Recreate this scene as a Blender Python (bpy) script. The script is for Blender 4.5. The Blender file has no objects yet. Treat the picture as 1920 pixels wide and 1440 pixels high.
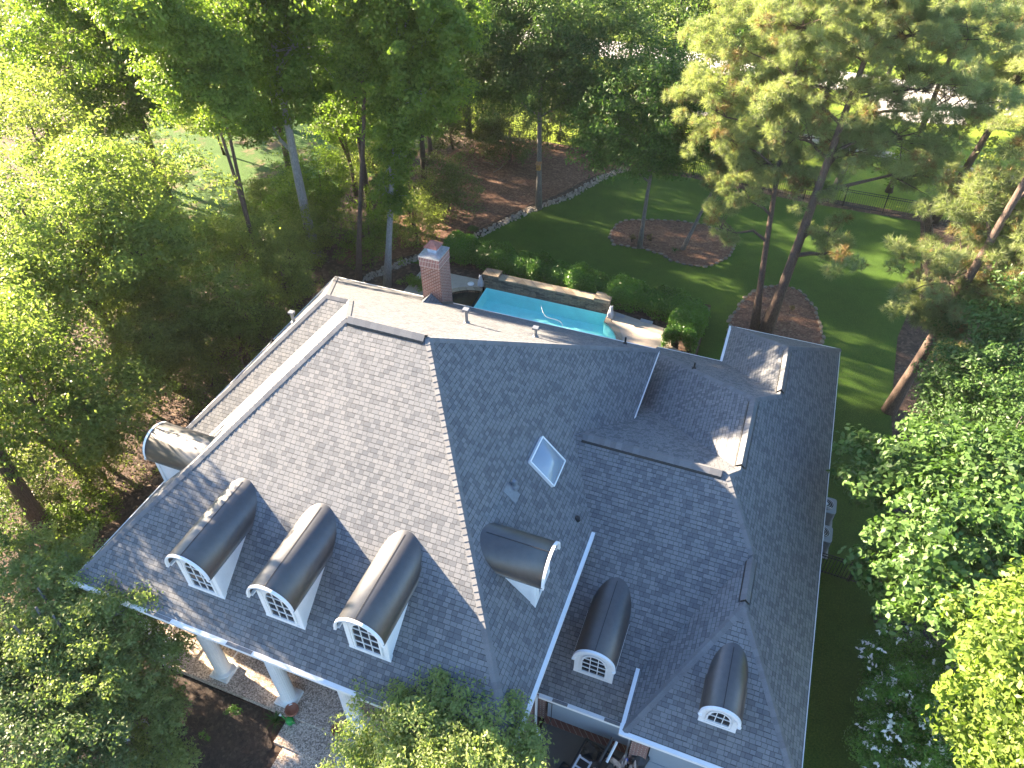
import bpy, math, random
import numpy as np
from mathutils import Vector, Matrix
from mathutils.geometry import tessellate_polygon

# ------------------------------------------------------------------ camera, world, sun
SC = bpy.context.scene
COL = SC.collection
FPX, YAW, PITCH, ROLL = 1389.67, -0.3762, 0.7397, -0.0132
CAM = np.array([18.072, -7.282, 20.435])
_f = np.array([math.sin(YAW)*math.cos(PITCH), math.cos(YAW)*math.cos(PITCH), -math.sin(PITCH)])
_r = np.array([math.cos(YAW), -math.sin(YAW), 0.0]); _u = np.cross(_r, _f)
_r, _u = math.cos(ROLL)*_r+math.sin(ROLL)*_u, -math.sin(ROLL)*_r+math.cos(ROLL)*_u
cd = bpy.data.cameras.new('camera'); cam = bpy.data.objects.new('camera', cd); COL.objects.link(cam)
cd.sensor_fit = 'HORIZONTAL'; cd.sensor_width = 36.0; cd.lens = FPX/1920*36.0
cd.clip_start = 0.1; cd.clip_end = 1500
M = Matrix.Identity(4)
for i in range(3):
    M[i][0], M[i][1], M[i][2], M[i][3] = _r[i], _u[i], -_f[i], CAM[i]
cam.matrix_world = M
SC.camera = cam

SUN_DIR = Vector((1.0, -0.16, -0.38)).normalized()      # direction the light travels
w = bpy.data.worlds.new('World'); SC.world = w; w.use_nodes = True
nt = w.node_tree; bg = nt.nodes['Background']
sky = nt.nodes.new('ShaderNodeTexSky'); sky.sky_type = 'NISHITA'; sky.sun_disc = False
sky.sun_elevation = math.asin(-SUN_DIR.z)
sky.sun_rotation = math.atan2(-SUN_DIR.x, -SUN_DIR.y)
sky.air_density = 1.0; sky.dust_density = 0.6; sky.ozone_density = 4.0
nt.links.new(sky.outputs[0], bg.inputs[0]); bg.inputs[1].default_value = 0.054
sl = bpy.data.lights.new('sun', 'SUN'); sl.energy = 5.0; sl.angle = math.radians(0.5); sl.color = (1.0, 0.8, 0.57)
so = bpy.data.objects.new('sun', sl); COL.objects.link(so)
so.rotation_euler = SUN_DIR.to_track_quat('-Z', 'Y').to_euler(); so.location = (-60, 20, 40)
SC.view_settings.view_transform = 'Standard'; SC.view_settings.look = 'None'
SC.view_settings.exposure = 3.42; SC.view_settings.gamma = 1.0
SC.cycles.max_bounces = 6; SC.cycles.transparent_max_bounces = 8

rng = np.random.default_rng(7); random.seed(7)
GZ = -5.4                                                # lawn level; main eave is z = 0

def G(px, py, z=GZ):
    """world point at height z for a measured spot of the survey photo"""
    d = _f + _r*(px-960)/FPX - _u*(py-720)/FPX
    t = (z-CAM[2])/d[2]
    return CAM + t*d

# ------------------------------------------------------------------ materials
def mat(name):
    m = bpy.data.materials.new(name); m.use_nodes = True
    return m, m.node_tree, m.node_tree.nodes['Principled BSDF']
def N(nt, t, **kw):
    n = nt.nodes.new(t)
    for k, v in kw.items():
        if k.startswith('i_'): n.inputs[k[2:].replace('_', ' ')].default_value = v
        else: setattr(n, k, v)
    return n
def L(nt, a, b): nt.links.new(a, b)
def ramp(nt, fac, stops):
    r = nt.nodes.new('ShaderNodeValToRGB'); cr = r.color_ramp
    while len(cr.elements) < len(stops): cr.elements.new(0.5)
    for e, (p, c) in zip(cr.elements, stops): e.position = p; e.color = (*c, 1)
    L(nt, fac, r.inputs[0]); return r.outputs[0]
def math_(nt, op, a, b=None, c=None):
    n = nt.nodes.new('ShaderNodeMath'); n.operation = op
    for i, x in enumerate((a, b, c)):
        if x is None: continue
        if isinstance(x, (int, float)): n.inputs[i].default_value = x
        else: L(nt, x, n.inputs[i])
    return n.outputs[0]
def mix(nt, f, a, b, mode='MIX'):
    n = nt.nodes.new('ShaderNodeMix'); n.data_type = 'RGBA'; n.blend_type = mode
    for i, x in ((0, f), (6, a), (7, b)):
        if isinstance(x, (int, float)): n.inputs[i].default_value = x
        elif isinstance(x, tuple): n.inputs[i].default_value = (*x, 1)
        else: L(nt, x, n.inputs[i])
    return n.outputs[2]
def bump(nt, h, bsdf, strength=0.5, dist=0.02):
    b = N(nt, 'ShaderNodeBump'); b.inputs['Strength'].default_value = strength; b.inputs['Distance'].default_value = dist
    L(nt, h, b.inputs['Height']); L(nt, b.outputs[0], bsdf.inputs['Normal'])
def noise(nt, scale, detail=4, rough=.6, vec=None, dim='3D'):
    n = N(nt, 'ShaderNodeTexNoise'); n.inputs['Scale'].default_value = scale
    n.inputs['Detail'].default_value = detail; n.inputs['Roughness'].default_value = rough
    if vec is not None: L(nt, vec, n.inputs['Vector'])
    return n.outputs[0]
def pos(nt): return N(nt, 'ShaderNodeNewGeometry').outputs['Position']

def simple(name, col, rough=.6, metal=0, nscale=6, var=.15, spec=.5, bumpd=0):
    m, t, b = mat(name)
    p = pos(t); n = noise(t, nscale, 5, .65, p)
    d = tuple(c*(1-var) for c in col); l = tuple(min(1, c*(1+var)) for c in col)
    L(t, ramp(t, n, [(.3, d), (.7, l)]), b.inputs['Base Color'])
    b.inputs['Roughness'].default_value = rough; b.inputs['Metallic'].default_value = metal
    b.inputs['Specular IOR Level'].default_value = spec
    if bumpd: bump(t, noise(t, nscale*8, 4, .7, p), b, .6, bumpd)
    return m

def shingle_mat():
    m, t, b = mat('architectural_shingle')
    uv = N(t, 'ShaderNodeUVMap'); sx = N(t, 'ShaderNodeSeparateXYZ'); L(t, uv.outputs[0], sx.inputs[0])
    U, V = sx.outputs[0], sx.outputs[1]
    wob = noise(t, 1.1, 2, .5, pos(t))
    V2 = math_(t, 'ADD', V, math_(t, 'MULTIPLY', wob, .03))
    rowf = math_(t, 'DIVIDE', V2, .142)
    row = math_(t, 'FLOOR', rowf); fr = math_(t, 'FRACT', rowf)
    wn = N(t, 'ShaderNodeTexWhiteNoise', noise_dimensions='1D'); L(t, row, wn.inputs['W'])
    wv = math_(t, 'ADD', math_(t, 'DIVIDE', U, .175), math_(t, 'MULTIPLY', wn.outputs[0], 91.7))
    vo = N(t, 'ShaderNodeTexVoronoi', voronoi_dimensions='1D', feature='F1'); L(t, wv, vo.inputs['W']); vo.inputs['Scale'].default_value = 1
    vo.inputs['Randomness'].default_value = 1.0
    ve = N(t, 'ShaderNodeTexVoronoi', voronoi_dimensions='1D', feature='DISTANCE_TO_EDGE'); L(t, wv, ve.inputs['W']); ve.inputs['Scale'].default_value = 1
    ve.inputs['Randomness'].default_value = 1.0
    rc = N(t, 'ShaderNodeSeparateColor'); L(t, vo.outputs['Color'], rc.inputs[0])
    tab = ramp(t, rc.outputs[0], [(0, (.112, .118, .128)), (.22, (.13, .135, .143)), (.27, (.172, .176, .181)), (.75, (.195, .2, .207)), (1, (.22, .22, .22))])
    gran = noise(t, 60, 3, .7, pos(t))
    c = mix(t, .25, tab, ramp(t, gran, [(.3, (.07, .078, .09)), (.7, (.22, .235, .26))]))
    big = noise(t, .5, 3, .6, pos(t))
    c = mix(t, .5, c, ramp(t, big, [(.3, (.85, .87, .88)), (.7, (1, .98, .95))]), 'MULTIPLY')
    sv = N(t, 'ShaderNodeCombineXYZ'); L(t, math_(t, 'MULTIPLY', U, 2.2), sv.inputs[0]); L(t, math_(t, 'MULTIPLY', V, .22), sv.inputs[1])
    st = noise(t, 1.0, 4, .6, sv.outputs[0])
    c = mix(t, .55, c, ramp(t, st, [(.35, (.82, .84, .86)), (.65, (1, .99, .97))]), 'MULTIPLY')
    edge = math_(t, 'LESS_THAN', ve.outputs['Distance'], .05)
    butt_shade = math_(t, 'LESS_THAN', fr, math_(t, 'ADD', .07, math_(t, 'MULTIPLY', rc.outputs[1], .12)))  # shadow line under each course, painted into the shingle colour
    buv = math_(t, 'MULTIPLY', butt_shade, math_(t, 'ADD', .6, math_(t, 'MULTIPLY', rc.outputs[2], .4)))
    gap = math_(t, 'MAXIMUM', math_(t, 'MULTIPLY', edge, .6), buv)
    c = mix(t, gap, c, (.045, .046, .05))
    L(t, c, b.inputs['Base Color'])
    b.inputs['Roughness'].default_value = .9; b.inputs['Specular IOR Level'].default_value = .35
    h = math_(t, 'MULTIPLY', math_(t, 'SUBTRACT', 1.0, fr), 1.0)
    h = math_(t, 'ADD', h, math_(t, 'MULTIPLY', rc.outputs[1], .7))
    h = math_(t, 'SUBTRACT', h, math_(t, 'MULTIPLY', gap, .9))
    h = math_(t, 'ADD', h, math_(t, 'MULTIPLY', gran, .25))
    bump(t, h, b, .8, .014)
    return m

def cap_mat():
    m, t, b = mat('ridge_cap_shingle')
    uv = N(t, 'ShaderNodeUVMap'); wn = N(t, 'ShaderNodeTexWhiteNoise', noise_dimensions='2D'); L(t, uv.outputs[0], wn.inputs['Vector'])
    c = ramp(t, wn.outputs[0], [(0, (.09, .096, .11)), (1, (.17, .178, .19))])
    gran = noise(t, 60, 3, .7, pos(t))
    c = mix(t, .4, c, ramp(t, gran, [(.3, (.09, .09, .09)), (.7, (.24, .235, .23))]))
    L(t, c, b.inputs['Base Color']); b.inputs['Roughness'].default_value = .9
    bump(t, gran, b, .4, .01)
    return m

def brick_mat(name='red_brick'):
    m, t, b = mat(name)
    p = pos(t); s = N(t, 'ShaderNodeSeparateXYZ'); L(t, p, s.inputs[0])
    cx = math_(t, 'ADD', s.outputs[0], s.outputs[1])
    cc = N(t, 'ShaderNodeCombineXYZ'); L(t, cx, cc.inputs[0]); L(t, s.outputs[2], cc.inputs[1])
    br = N(t, 'ShaderNodeTexBrick'); L(t, cc.outputs[0], br.inputs['Vector'])
    br.inputs['Scale'].default_value = 1; br.inputs['Brick Width'].default_value = .22; br.inputs['Row Height'].default_value = .078
    br.inputs['Mortar Size'].default_value = .011; br.inputs['Mortar Smooth'].default_value = .2; br.inputs['Bias'].default_value = 0
    br.inputs['Color1'].default_value = (.24, .07, .05, 1); br.inputs['Color2'].default_value = (.13, .04, .035, 1)
    br.inputs['Mortar'].default_value = (.5, .44, .38, 1)
    c = mix(t, .35, br.outputs[0], ramp(t, noise(t, 3, 5, .7, p), [(.3, (.12, .06, .05)), (.75, (.34, .2, .16))]))
    L(t, c, b.inputs['Base Color']); b.inputs['Roughness'].default_value = .9
    bump(t, math_(t, 'SUBTRACT', 1.0, br.outputs['Fac']), b, .5, .01)
    return m

def leaf_mat(name, dark, light, trans=.5, gloss=.5):
    m = bpy.data.materials.new(name); m.use_nodes = True; t = m.node_tree
    b = t.nodes['Principled BSDF']; out = t.nodes['Material Output']
    at = N(t, 'ShaderNodeAttribute', attribute_name='tint')
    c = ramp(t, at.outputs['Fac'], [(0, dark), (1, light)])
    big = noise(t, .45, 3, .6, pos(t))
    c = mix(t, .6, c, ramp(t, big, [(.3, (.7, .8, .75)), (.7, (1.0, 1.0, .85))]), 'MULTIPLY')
    L(t, c, b.inputs['Base Color']); b.inputs['Roughness'].default_value = gloss
    b.inputs['Specular IOR Level'].default_value = .35
    tr = N(t, 'ShaderNodeBsdfTranslucent')
    tc = mix(t, 1.0, c, (1.3, 1.5, .7), 'MULTIPLY'); L(t, tc, tr.inputs[0])
    ms = N(t, 'ShaderNodeMixShader'); ms.inputs[0].default_value = trans
    L(t, b.outputs[0], ms.inputs[1]); L(t, tr.outputs[0], ms.inputs[2]); L(t, ms.outputs[0], out.inputs[0])
    return m

def bark_mat(name, a, c2, s=3):
    m, t, b = mat(name)
    mp = N(t, 'ShaderNodeMapping'); L(t, pos(t), mp.inputs[0]); mp.inputs['Scale'].default_value = (6*s, 6*s, 1.2*s)
    n = noise(t, 1.5, 6, .7, mp.outputs[0])
    L(t, ramp(t, n, [(.3, a), (.7, c2)]), b.inputs['Base Color']); b.inputs['Roughness'].default_value = .95
    bump(t, n, b, .9, .05)
    return m

def grass_mat(name, cols, patch=.12, brown=None):
    m, t, b = mat(name); p = pos(t)
    a = noise(t, 16, 6, .75, p); c = ramp(t, a, [(.28, cols[0]), (.5, cols[1]), (.74, cols[2])])
    g = noise(t, patch, 4, .65, p)
    c = mix(t, .7, c, ramp(t, g, [(.3, (.6, .68, .6)), (.7, (1.0, 1.0, .9))]), 'MULTIPLY')
    g2 = noise(t, 1.3, 5, .75, p); c = mix(t, .8, c, ramp(t, g2, [(.32, (.68, .74, .62)), (.5, (.9, .93, .8)), (.68, (1.0, 1.0, .95))]), 'MULTIPLY')
    if brown:
        bn = noise(t, .35, 6, .7, p)
        f = ramp(t, bn, [(brown[1], (0, 0, 0)), (brown[1]+.12, (1, 1, 1))])
        c = mix(t, f, c, brown[0])
    L(t, c, b.inputs['Base Color']); b.inputs['Roughness'].default_value = .85; b.inputs['Specular IOR Level'].default_value = .2
    bump(t, a, b, 1.0, .06)
    return m

def litter_mat(name, cols, sc=7, leafy=True):
    m, t, b = mat(name); p = pos(t)
    v = N(t, 'ShaderNodeTexVoronoi'); v.inputs['Scale'].default_value = sc; L(t, p, v.inputs[0])
    s = N(t, 'ShaderNodeSeparateColor'); L(t, v.outputs['Color'], s.inputs[0])
    c = ramp(t, s.outputs[0], [(0, cols[0]), (.45, cols[1]), (.8, cols[2]), (1, cols[3])])
    n = noise(t, sc*1.7, 6, .75, p)
    c = mix(t, .5, c, ramp(t, n, [(.35, cols[0]), (.7, cols[2])]))
    g = noise(t, .3, 4, .6, p)
    c = mix(t, .8, c, ramp(t, g, [(.3, (.6, .6, .6)), (.7, (1, 1, 1))]), 'MULTIPLY')
    L(t, c, b.inputs['Base Color']); b.inputs['Roughness'].default_value = .95
    bump(t, n, b, 1, .05)
    return m

def aggregate_mat():
    m, t, b = mat('exposed_aggregate'); p = pos(t)
    v = N(t, 'ShaderNodeTexVoronoi'); v.inputs['Scale'].default_value = 26; L(t, p, v.inputs[0])
    s = N(t, 'ShaderNodeSeparateColor'); L(t, v.outputs['Color'], s.inputs[0])
    c = ramp(t, s.outputs[0], [(0, (.18, .14, .11)), (.4, (.45, .35, .275)), (.75, (.62, .5, .4)), (1, (.8, .68, .56))])
    L(t, c, b.inputs['Base Color']); b.inputs['Roughness'].default_value = .85
    bump(t, v.outputs['Distance'], b, .4, .01)
    return m

def ledge_mat(name, cols, w_=.5, h_=.09):
    m, t, b = mat(name); p = pos(t); s = N(t, 'ShaderNodeSeparateXYZ'); L(t, p, s.inputs[0])
    cc = N(t, 'ShaderNodeCombineXYZ'); L(t, math_(t, 'ADD', s.outputs[0], s.outputs[1]), cc.inputs[0]); L(t, s.outputs[2], cc.inputs[1])
    br = N(t, 'ShaderNodeTexBrick'); L(t, cc.outputs[0], br.inputs['Vector'])
    br.inputs['Scale'].default_value = 1; br.inputs['Brick Width'].default_value = w_; br.inputs['Row Height'].default_value = h_
    br.inputs['Mortar Size'].default_value = .008; br.offset_frequency = 2; br.offset = .37
    br.inputs['Color1'].default_value = (0, 0, 0, 1); br.inputs['Color2'].default_value = (1, 1, 1, 1); br.inputs['Mortar'].default_value = (.0, .0, .0, 1)
    vv = N(t, 'ShaderNodeTexVoronoi'); vv.inputs['Scale'].default_value = 3.1; L(t, p, vv.inputs[0])
    s2 = N(t, 'ShaderNodeSeparateColor'); L(t, vv.outputs['Color'], s2.inputs[0])
    f = math_(t, 'ADD', math_(t, 'MULTIPLY', br.outputs[0], .6), math_(t, 'MULTIPLY', s2.outputs[0], .4))
    c = ramp(t, f, [(0, cols[0]), (.35, cols[1]), (.65, cols[2]), (1, cols[3])])
    c = mix(t, br.outputs['Fac'], c, (.04, .035, .03))
    L(t, c, b.inputs['Base Color']); b.inputs['Roughness'].default_value = .8
    bump(t, math_(t, 'SUBTRACT', f, br.outputs['Fac']), b, .8, .03)
    return m

def concrete_mat(name, col, sc=2.0, joints=None, speck=.12):
    m, t, b = mat(name); p = pos(t)
    a = noise(t, sc, 6, .7, p); f = noise(t, 70, 2, .6, p)
    c = ramp(t, a, [(.3, tuple(x*.78 for x in col)), (.7, tuple(x*1.08 for x in col))])
    c = mix(t, speck*2, c, ramp(t, f, [(.3, tuple(x*.5 for x in col)), (.7, tuple(min(1, x*1.3) for x in col))]))
    L(t, c, b.inputs['Base Color']); b.inputs['Roughness'].default_value = .85
    bump(t, f, b, .3, .01)
    return m

MT = {}
MT['shingle'] = shingle_mat(); MT['cap'] = cap_mat(); MT['brick'] = brick_mat()
MT['white'] = simple('white_trim_paint', (.8, .8, .79), .4, nscale=3, var=.04)
MT['column'] = simple('column_paint', (.78, .78, .76), .45, nscale=3, var=.05)
MT['soffit'] = simple('soffit_paint', (.7, .7, .68), .6, nscale=3, var=.04)
MT['gutter_guard'] = simple('gutter_screen', (.18, .18, .18), .6, nscale=60, var=.5)
MT['bronze'] = simple('dark_bronze_membrane', (.036, .036, .038), .42, nscale=5, var=.25, spec=1.0)
MT['seam'] = simple('seam_dark', (.012, .012, .013), .5)
MT['black'] = simple('black_iron', (.012, .012, .013), .45, nscale=20, var=.2)
MT['dark'] = simple('dark_plastic', (.02, .022, .025), .5, nscale=12, var=.3)
MT['galv'] = simple('galvanised_metal', (.62, .63, .65), .32, .7, nscale=9, var=.25)
MT['lead'] = simple('grey_vent_pipe', (.17, .185, .205), .5, .2, nscale=10, var=.15)
MT['rust'] = simple('rusty_metal', (.3, .12, .09), .7, .2, nscale=8, var=.35)
MT['alu'] = simple('aluminium', (.6, .62, .64), .35, .6, nscale=12, var=.15)
MT['garage'] = simple('garage_door_paint', (.3, .34, .38), .45, nscale=2, var=.04)
MT['terracotta'] = simple('terracotta', (.33, .12, .07), .8, nscale=12, var=.2)
MT['soil'] = simple('potting_soil', (.02, .014, .01), .95, nscale=30, var=.4)
MT['greenplastic'] = simple('green_plastic', (.03, .3, .06), .35)
MT['statue'] = simple('cast_stone_white', (.55, .56, .58), .7, nscale=25, var=.25, bumpd=.01)
MT['tarp'] = simple('dark_green_tarp', (.035, .045, .045), .5, nscale=5, var=.4, bumpd=.03)
MT['paper'] = simple('kraft_paper_wrap', (.5, .36, .29), .8, nscale=9, var=.3, bumpd=.02)
MT['pinkpaper'] = simple('crumpled_wrapper', (.52, .42, .38), .75, nscale=22, var=.35, bumpd=.02)
MT['bluelogo'] = simple('blue_print', (.03, .12, .55), .5)
MT['wood'] = simple('weathered_wood', (.38, .2, .1), .8, nscale=9, var=.3)
MT['gold'] = simple('yellow_lumber', (.42, .22, .06), .8, nscale=8, var=.3)
MT['cement'] = concrete_mat('planter_concrete', (.36, .37, .38), 3)
MT['agg'] = aggregate_mat()
MT['drive'] = concrete_mat('driveway_concrete', (.12, .115, .105), 1.2)
MT['street'] = concrete_mat('street_concrete', (.6, .57, .53), .6)
MT['walk'] = concrete_mat('sidewalk_concrete', (.42, .37, .31), .8)
MT['deck'] = concrete_mat('pool_deck_concrete', (.46, .39, .32), 1.4)
MT['coping'] = ledge_mat('flagstone_coping', [(.22, .17, .11), (.33, .26, .18), (.38, .31, .22), (.26, .22, .18)], .6, .4)
MT['ledge'] = ledge_mat('ledger_stone', [(.07, .055, .045), (.2, .16, .12), (.3, .24, .17), (.3, .17, .1)])
MT['edging'] = simple('edging_stone', (.15, .125, .1), .85, nscale=2.5, var=.45, bumpd=.02)
MT['river'] = simple('river_rock', (.3, .26, .22), .8, nscale=3.3, var=.5, bumpd=.01)
MT['plaster'] = simple('pool_plaster', (.34, .86, .84), .6, nscale=2, var=.06)
MT['spatile'] = simple('dark_spa_tile', (.03, .04, .035), .4, nscale=8, var=.4)
MT['lawn'] = grass_mat('lawn_grass', [(.026, .06, .009), (.06, .12, .015), (.14, .21, .026)])
MT['field'] = grass_mat('far_grass', [(.13, .2, .02), (.24, .31, .035), (.36, .42, .06)], .08, ((.22, .17, .1), .6))
MT['leftgrass'] = grass_mat('rough_grass', [(.025, .06, .01), (.06, .13, .02), (.1, .19, .03)], .2, ((.16, .11, .07), .52))
MT['mulch'] = litter_mat('pine_straw_mulch', [(.07, .033, .02), (.17, .082, .052), (.26, .135, .088), (.38, .23, .15)], 9)
MT['ground'] = litter_mat('leaf_litter', [(.028, .016, .012), (.075, .042, .03), (.14, .085, .06), (.27, .19, .13)], 6)
MT['bed'] = litter_mat('garden_mulch', [(.018, .012, .01), (.045, .03, .024), (.085, .058, .045), (.16, .12, .09)], 11)
MT['bark_grey'] = bark_mat('grey_bark', (.09, .08, .075), (.26, .24, .22))
MT['bark_brown'] = bark_mat('brown_pine_bark', (.05, .032, .024), (.17, .12, .095))
MT['bark_pale'] = bark_mat('pale_bark', (.17, .165, .16), (.42, .41, .4))
MT['bark_dark'] = bark_mat('dark_bark', (.03, .023, .018), (.09, .07, .055))
MT['oak'] = leaf_mat('oak_leaf', (.12, .155, .045), (.27, .32, .105), .6)
MT['poplar'] = leaf_mat('poplar_leaf', (.085, .13, .024), (.2, .275, .055), .58)
MT['elm'] = leaf_mat('elm_leaf', (.045, .085, .028), (.13, .2, .06), .38)
MT['elm2'] = leaf_mat('young_elm_leaf', (.045, .095, .024), (.12, .21, .055), .4)
MT['shrubdark'] = leaf_mat('dark_shrub_leaf', (.06, .075, .03), (.15, .18, .07), .4)
MT['holly'] = leaf_mat('holly_leaf', (.075, .115, .045), (.19, .25, .1), .4)
MT['bright'] = leaf_mat('bright_leaf', (.09, .14, .025), (.22, .29, .06), .5)
MT['understory'] = leaf_mat('understory_leaf', (.12, .14, .05), (.28, .31, .11), .6)
MT['crape'] = leaf_mat('crape_leaf', (.15, .19, .065), (.31, .36, .14), .5)
MT['hedge'] = leaf_mat('glossy_hedge_leaf', (.04, .1, .015), (.14, .28, .045), .3, .3)
MT['magnolia'] = leaf_mat('broad_leaf', (.04, .085, .022), (.12, .21, .055), .35)
MT['needle'] = leaf_mat('pine_needle', (.14, .17, .085), (.33, .35, .18), .45, .5)
MT['needle_brown'] = leaf_mat('dry_pine_needle', (.16, .1, .045), (.28, .19, .09), .3, .6)
MT['flower'] = simple('white_petal', (.75, .75, .68), .6)

m, t, b = mat('dark_window_glass'); b.inputs['Base Color'].default_value = (.012, .014, .018, 1); b.inputs['Roughness'].default_value = .06
MT['glass'] = m
m, t, b = mat('skylight_dome')
b.inputs['Base Color'].default_value = (.24, .3, .36, 1); b.inputs['Roughness'].default_value = .18; b.inputs['Coat Weight'].default_value = .6
MT['dome'] = m
m = bpy.data.materials.new('pool_water'); m.use_nodes = True; t = m.node_tree; t.nodes.remove(t.nodes['Principled BSDF'])
tr = N(t, 'ShaderNodeBsdfTransparent'); tr.inputs[0].default_value = (.9, 1, 1, 1)
gl = N(t, 'ShaderNodeBsdfGlossy'); gl.inputs['Roughness'].default_value = .03
fr = N(t, 'ShaderNodeFresnel'); fr.inputs[0].default_value = 1.33
bp = N(t, 'ShaderNodeBump'); bp.inputs['Strength'].default_value = .25; bp.inputs['Distance'].default_value = .02
L(t, noise(t, 3.5, 3, .5, pos(t)), bp.inputs['Height']); L(t, bp.outputs[0], gl.inputs['Normal']); L(t, bp.outputs[0], fr.inputs['Normal'])
ms = N(t, 'ShaderNodeMixShader'); L(t, math_(t, 'MULTIPLY', fr.outputs[0], math_(t, 'SUBTRACT', 1.0, N(t, 'ShaderNodeNewGeometry').outputs['Backfacing'])), ms.inputs[0]); L(t, tr.outputs[0], ms.inputs[1]); L(t, gl.outputs[0], ms.inputs[2])
L(t, ms.outputs[0], t.nodes['Material Output'].inputs[0]); MT['water'] = m

# ------------------------------------------------------------------ object helpers
def empty(name, loc, label, cat, group=None):
    o = bpy.data.objects.new(name, None); COL.objects.link(o); o.location = loc
    o.empty_display_size = .3
    o['label'] = label; o['category'] = cat
    if group: o['group'] = group
    return o
def tag(o, label, cat, group=None):
    o['label'] = label; o['category'] = cat
    if group: o['group'] = group
    return o

class MB:
    """collects shapes in world coordinates; build() links them as ONE mesh object"""
    def __init__(s): s.v = []; s.f = []; s.m = []; s.uv = []
    def poly(s, pts, mi=0, uvs=None):
        n = len(s.v); s.v += [tuple(map(float, p)) for p in pts]
        s.f.append(tuple(range(n, n+len(pts)))); s.m.append(mi)
        s.uv += list(uvs) if uvs else [(0, 0)]*len(pts)
    def mesh(s, vs, fs, mi=0):
        n = len(s.v); s.v += [tuple(map(float, p)) for p in vs]
        for f in fs:
            s.f.append(tuple(i+n for i in f)); s.m.append(mi); s.uv += [(0, 0)]*len(f)
    def box(s, lo, hi, mi=0, rot=0, piv=None):
        x0, y0, z0 = lo; x1, y1, z1 = hi
        vs = [(x0,y0,z0),(x1,y0,z0),(x1,y1,z0),(x0,y1,z0),(x0,y0,z1),(x1,y0,z1),(x1,y1,z1),(x0,y1,z1)]
        if rot:
            c, q = math.cos(rot), math.sin(rot); px, py = piv or ((x0+x1)/2, (y0+y1)/2)
            vs = [(px+(a-px)*c-(b-py)*q, py+(a-px)*q+(b-py)*c, z) for a, b, z in vs]
        s.mesh(vs, [(0,3,2,1),(4,5,6,7),(0,1,5,4),(1,2,6,5),(2,3,7,6),(3,0,4,7)], mi)
    def prism(s, pts, z0, z1, mi=0):
        n = len(pts); vs = [(*p[:2], z0) for p in pts]+[(*p[:2], z1) for p in pts]
        s.mesh(vs, [tuple(range(n-1, -1, -1)), tuple(range(n, 2*n))]+[(i, (i+1) % n, n+(i+1) % n, n+i) for i in range(n)], mi)
    def bar(s, a, b, w, h, mi=0, up=(0, 0, 1)):
        a, b = Vector(a), Vector(b); d = (b-a).normalized(); sd = d.cross(Vector(up)).normalized(); u = sd.cross(d)
        vs = [p+sd*x*w/2+u*y*h/2 for p in (a, b) for x, y in ((-1,-1),(1,-1),(1,1),(-1,1))]
        s.mesh(vs, [(0,1,2,3),(7,6,5,4),(0,4,5,1),(1,5,6,2),(2,6,7,3),(3,7,4,0)], mi)
    def tube(s, pts, rad, n=8, mi=0, cap=True):
        pts = [Vector(p) for p in pts]; k = len(pts); vs = []
        if isinstance(rad, (int, float)): rad = [rad]*k
        ref = Vector((0.13, .97, .2))
        for i, p in enumerate(pts):
            d = (pts[min(i+1, k-1)]-pts[max(i-1, 0)]).normalized()
            a = d.cross(ref)
            if a.length < .05: a = d.cross(Vector((1, 0, 0)))
            a.normalize(); b = d.cross(a)
            for j in range(n):
                t = 2*math.pi*j/n; vs.append(p+(a*math.cos(t)+b*math.sin(t))*rad[i])
        fs = [(i*n+j, i*n+(j+1) % n, (i+1)*n+(j+1) % n, (i+1)*n+j) for i in range(k-1) for j in range(n)]
        if cap: fs += [tuple(range(n-1, -1, -1)), tuple(range((k-1)*n, k*n))]
        s.mesh(vs, fs, mi)
    def lathe(s, c, prof, n=16, mi=0):
        vs = []; k = len(prof)
        for r, z in prof:
            for j in range(n):
                t = 2*math.pi*j/n; vs.append((c[0]+r*math.cos(t), c[1]+r*math.sin(t), c[2]+z))
        fs = [(i*n+j, i*n+(j+1) % n, (i+1)*n+(j+1) % n, (i+1)*n+j) for i in range(k-1) for j in range(n)]
        fs += [tuple(range(n-1, -1, -1)), tuple(range((k-1)*n, k*n))]
        s.mesh(vs, fs, mi)
    def build(s, name, mats, parent=None, smooth=False, origin=None):
        me = bpy.data.meshes.new(name)
        o0 = Vector(origin) if origin is not None else (parent_world(parent) if parent else Vector((0, 0, 0)))
        me.from_pydata([(x-o0.x, y-o0.y, z-o0.z) for x, y, z in s.v], [], s.f)
        for m_ in (mats if isinstance(mats, (list, tuple)) else [mats]): me.materials.append(MT[m_])
        me.polygons.foreach_set('material_index', s.m)
        ul = me.uv_layers.new(name='UVMap'); ul.data.foreach_set('uv', np.array(s.uv, 'f').ravel())
        if smooth: me.polygons.foreach_set('use_smooth', [True]*len(s.f))
        me.update()
        o = bpy.data.objects.new(name, me); COL.objects.link(o)
        if parent is not None:
            o.parent = parent; o.location = o0-parent_world(parent)
        else: o.location = o0
        return o
def parent_world(p):
    v = Vector(p.location)
    if p.parent: v = v+parent_world(p.parent)
    return v

def structure(o): o['kind'] = 'structure'; return o

def smooth_curve(pts, closed=True, n=6):
    P = [np.array(p[:2], float) for p in pts]; out = []; k = len(P)
    for i in range(k if closed else k-1):
        if closed: a, b, c, d = P[(i-1) % k], P[i], P[(i+1) % k], P[(i+2) % k]
        else: a, b, c, d = P[max(i-1, 0)], P[i], P[i+1], P[min(i+2, k-1)]
        for j in range(n):
            t = j/n
            out.append(.5*((2*b)+(c-a)*t+(2*a-5*b+4*c-d)*t*t+(3*b-a-3*c+d)*t**3))
    if not closed: out.append(P[-1])
    return out

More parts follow.
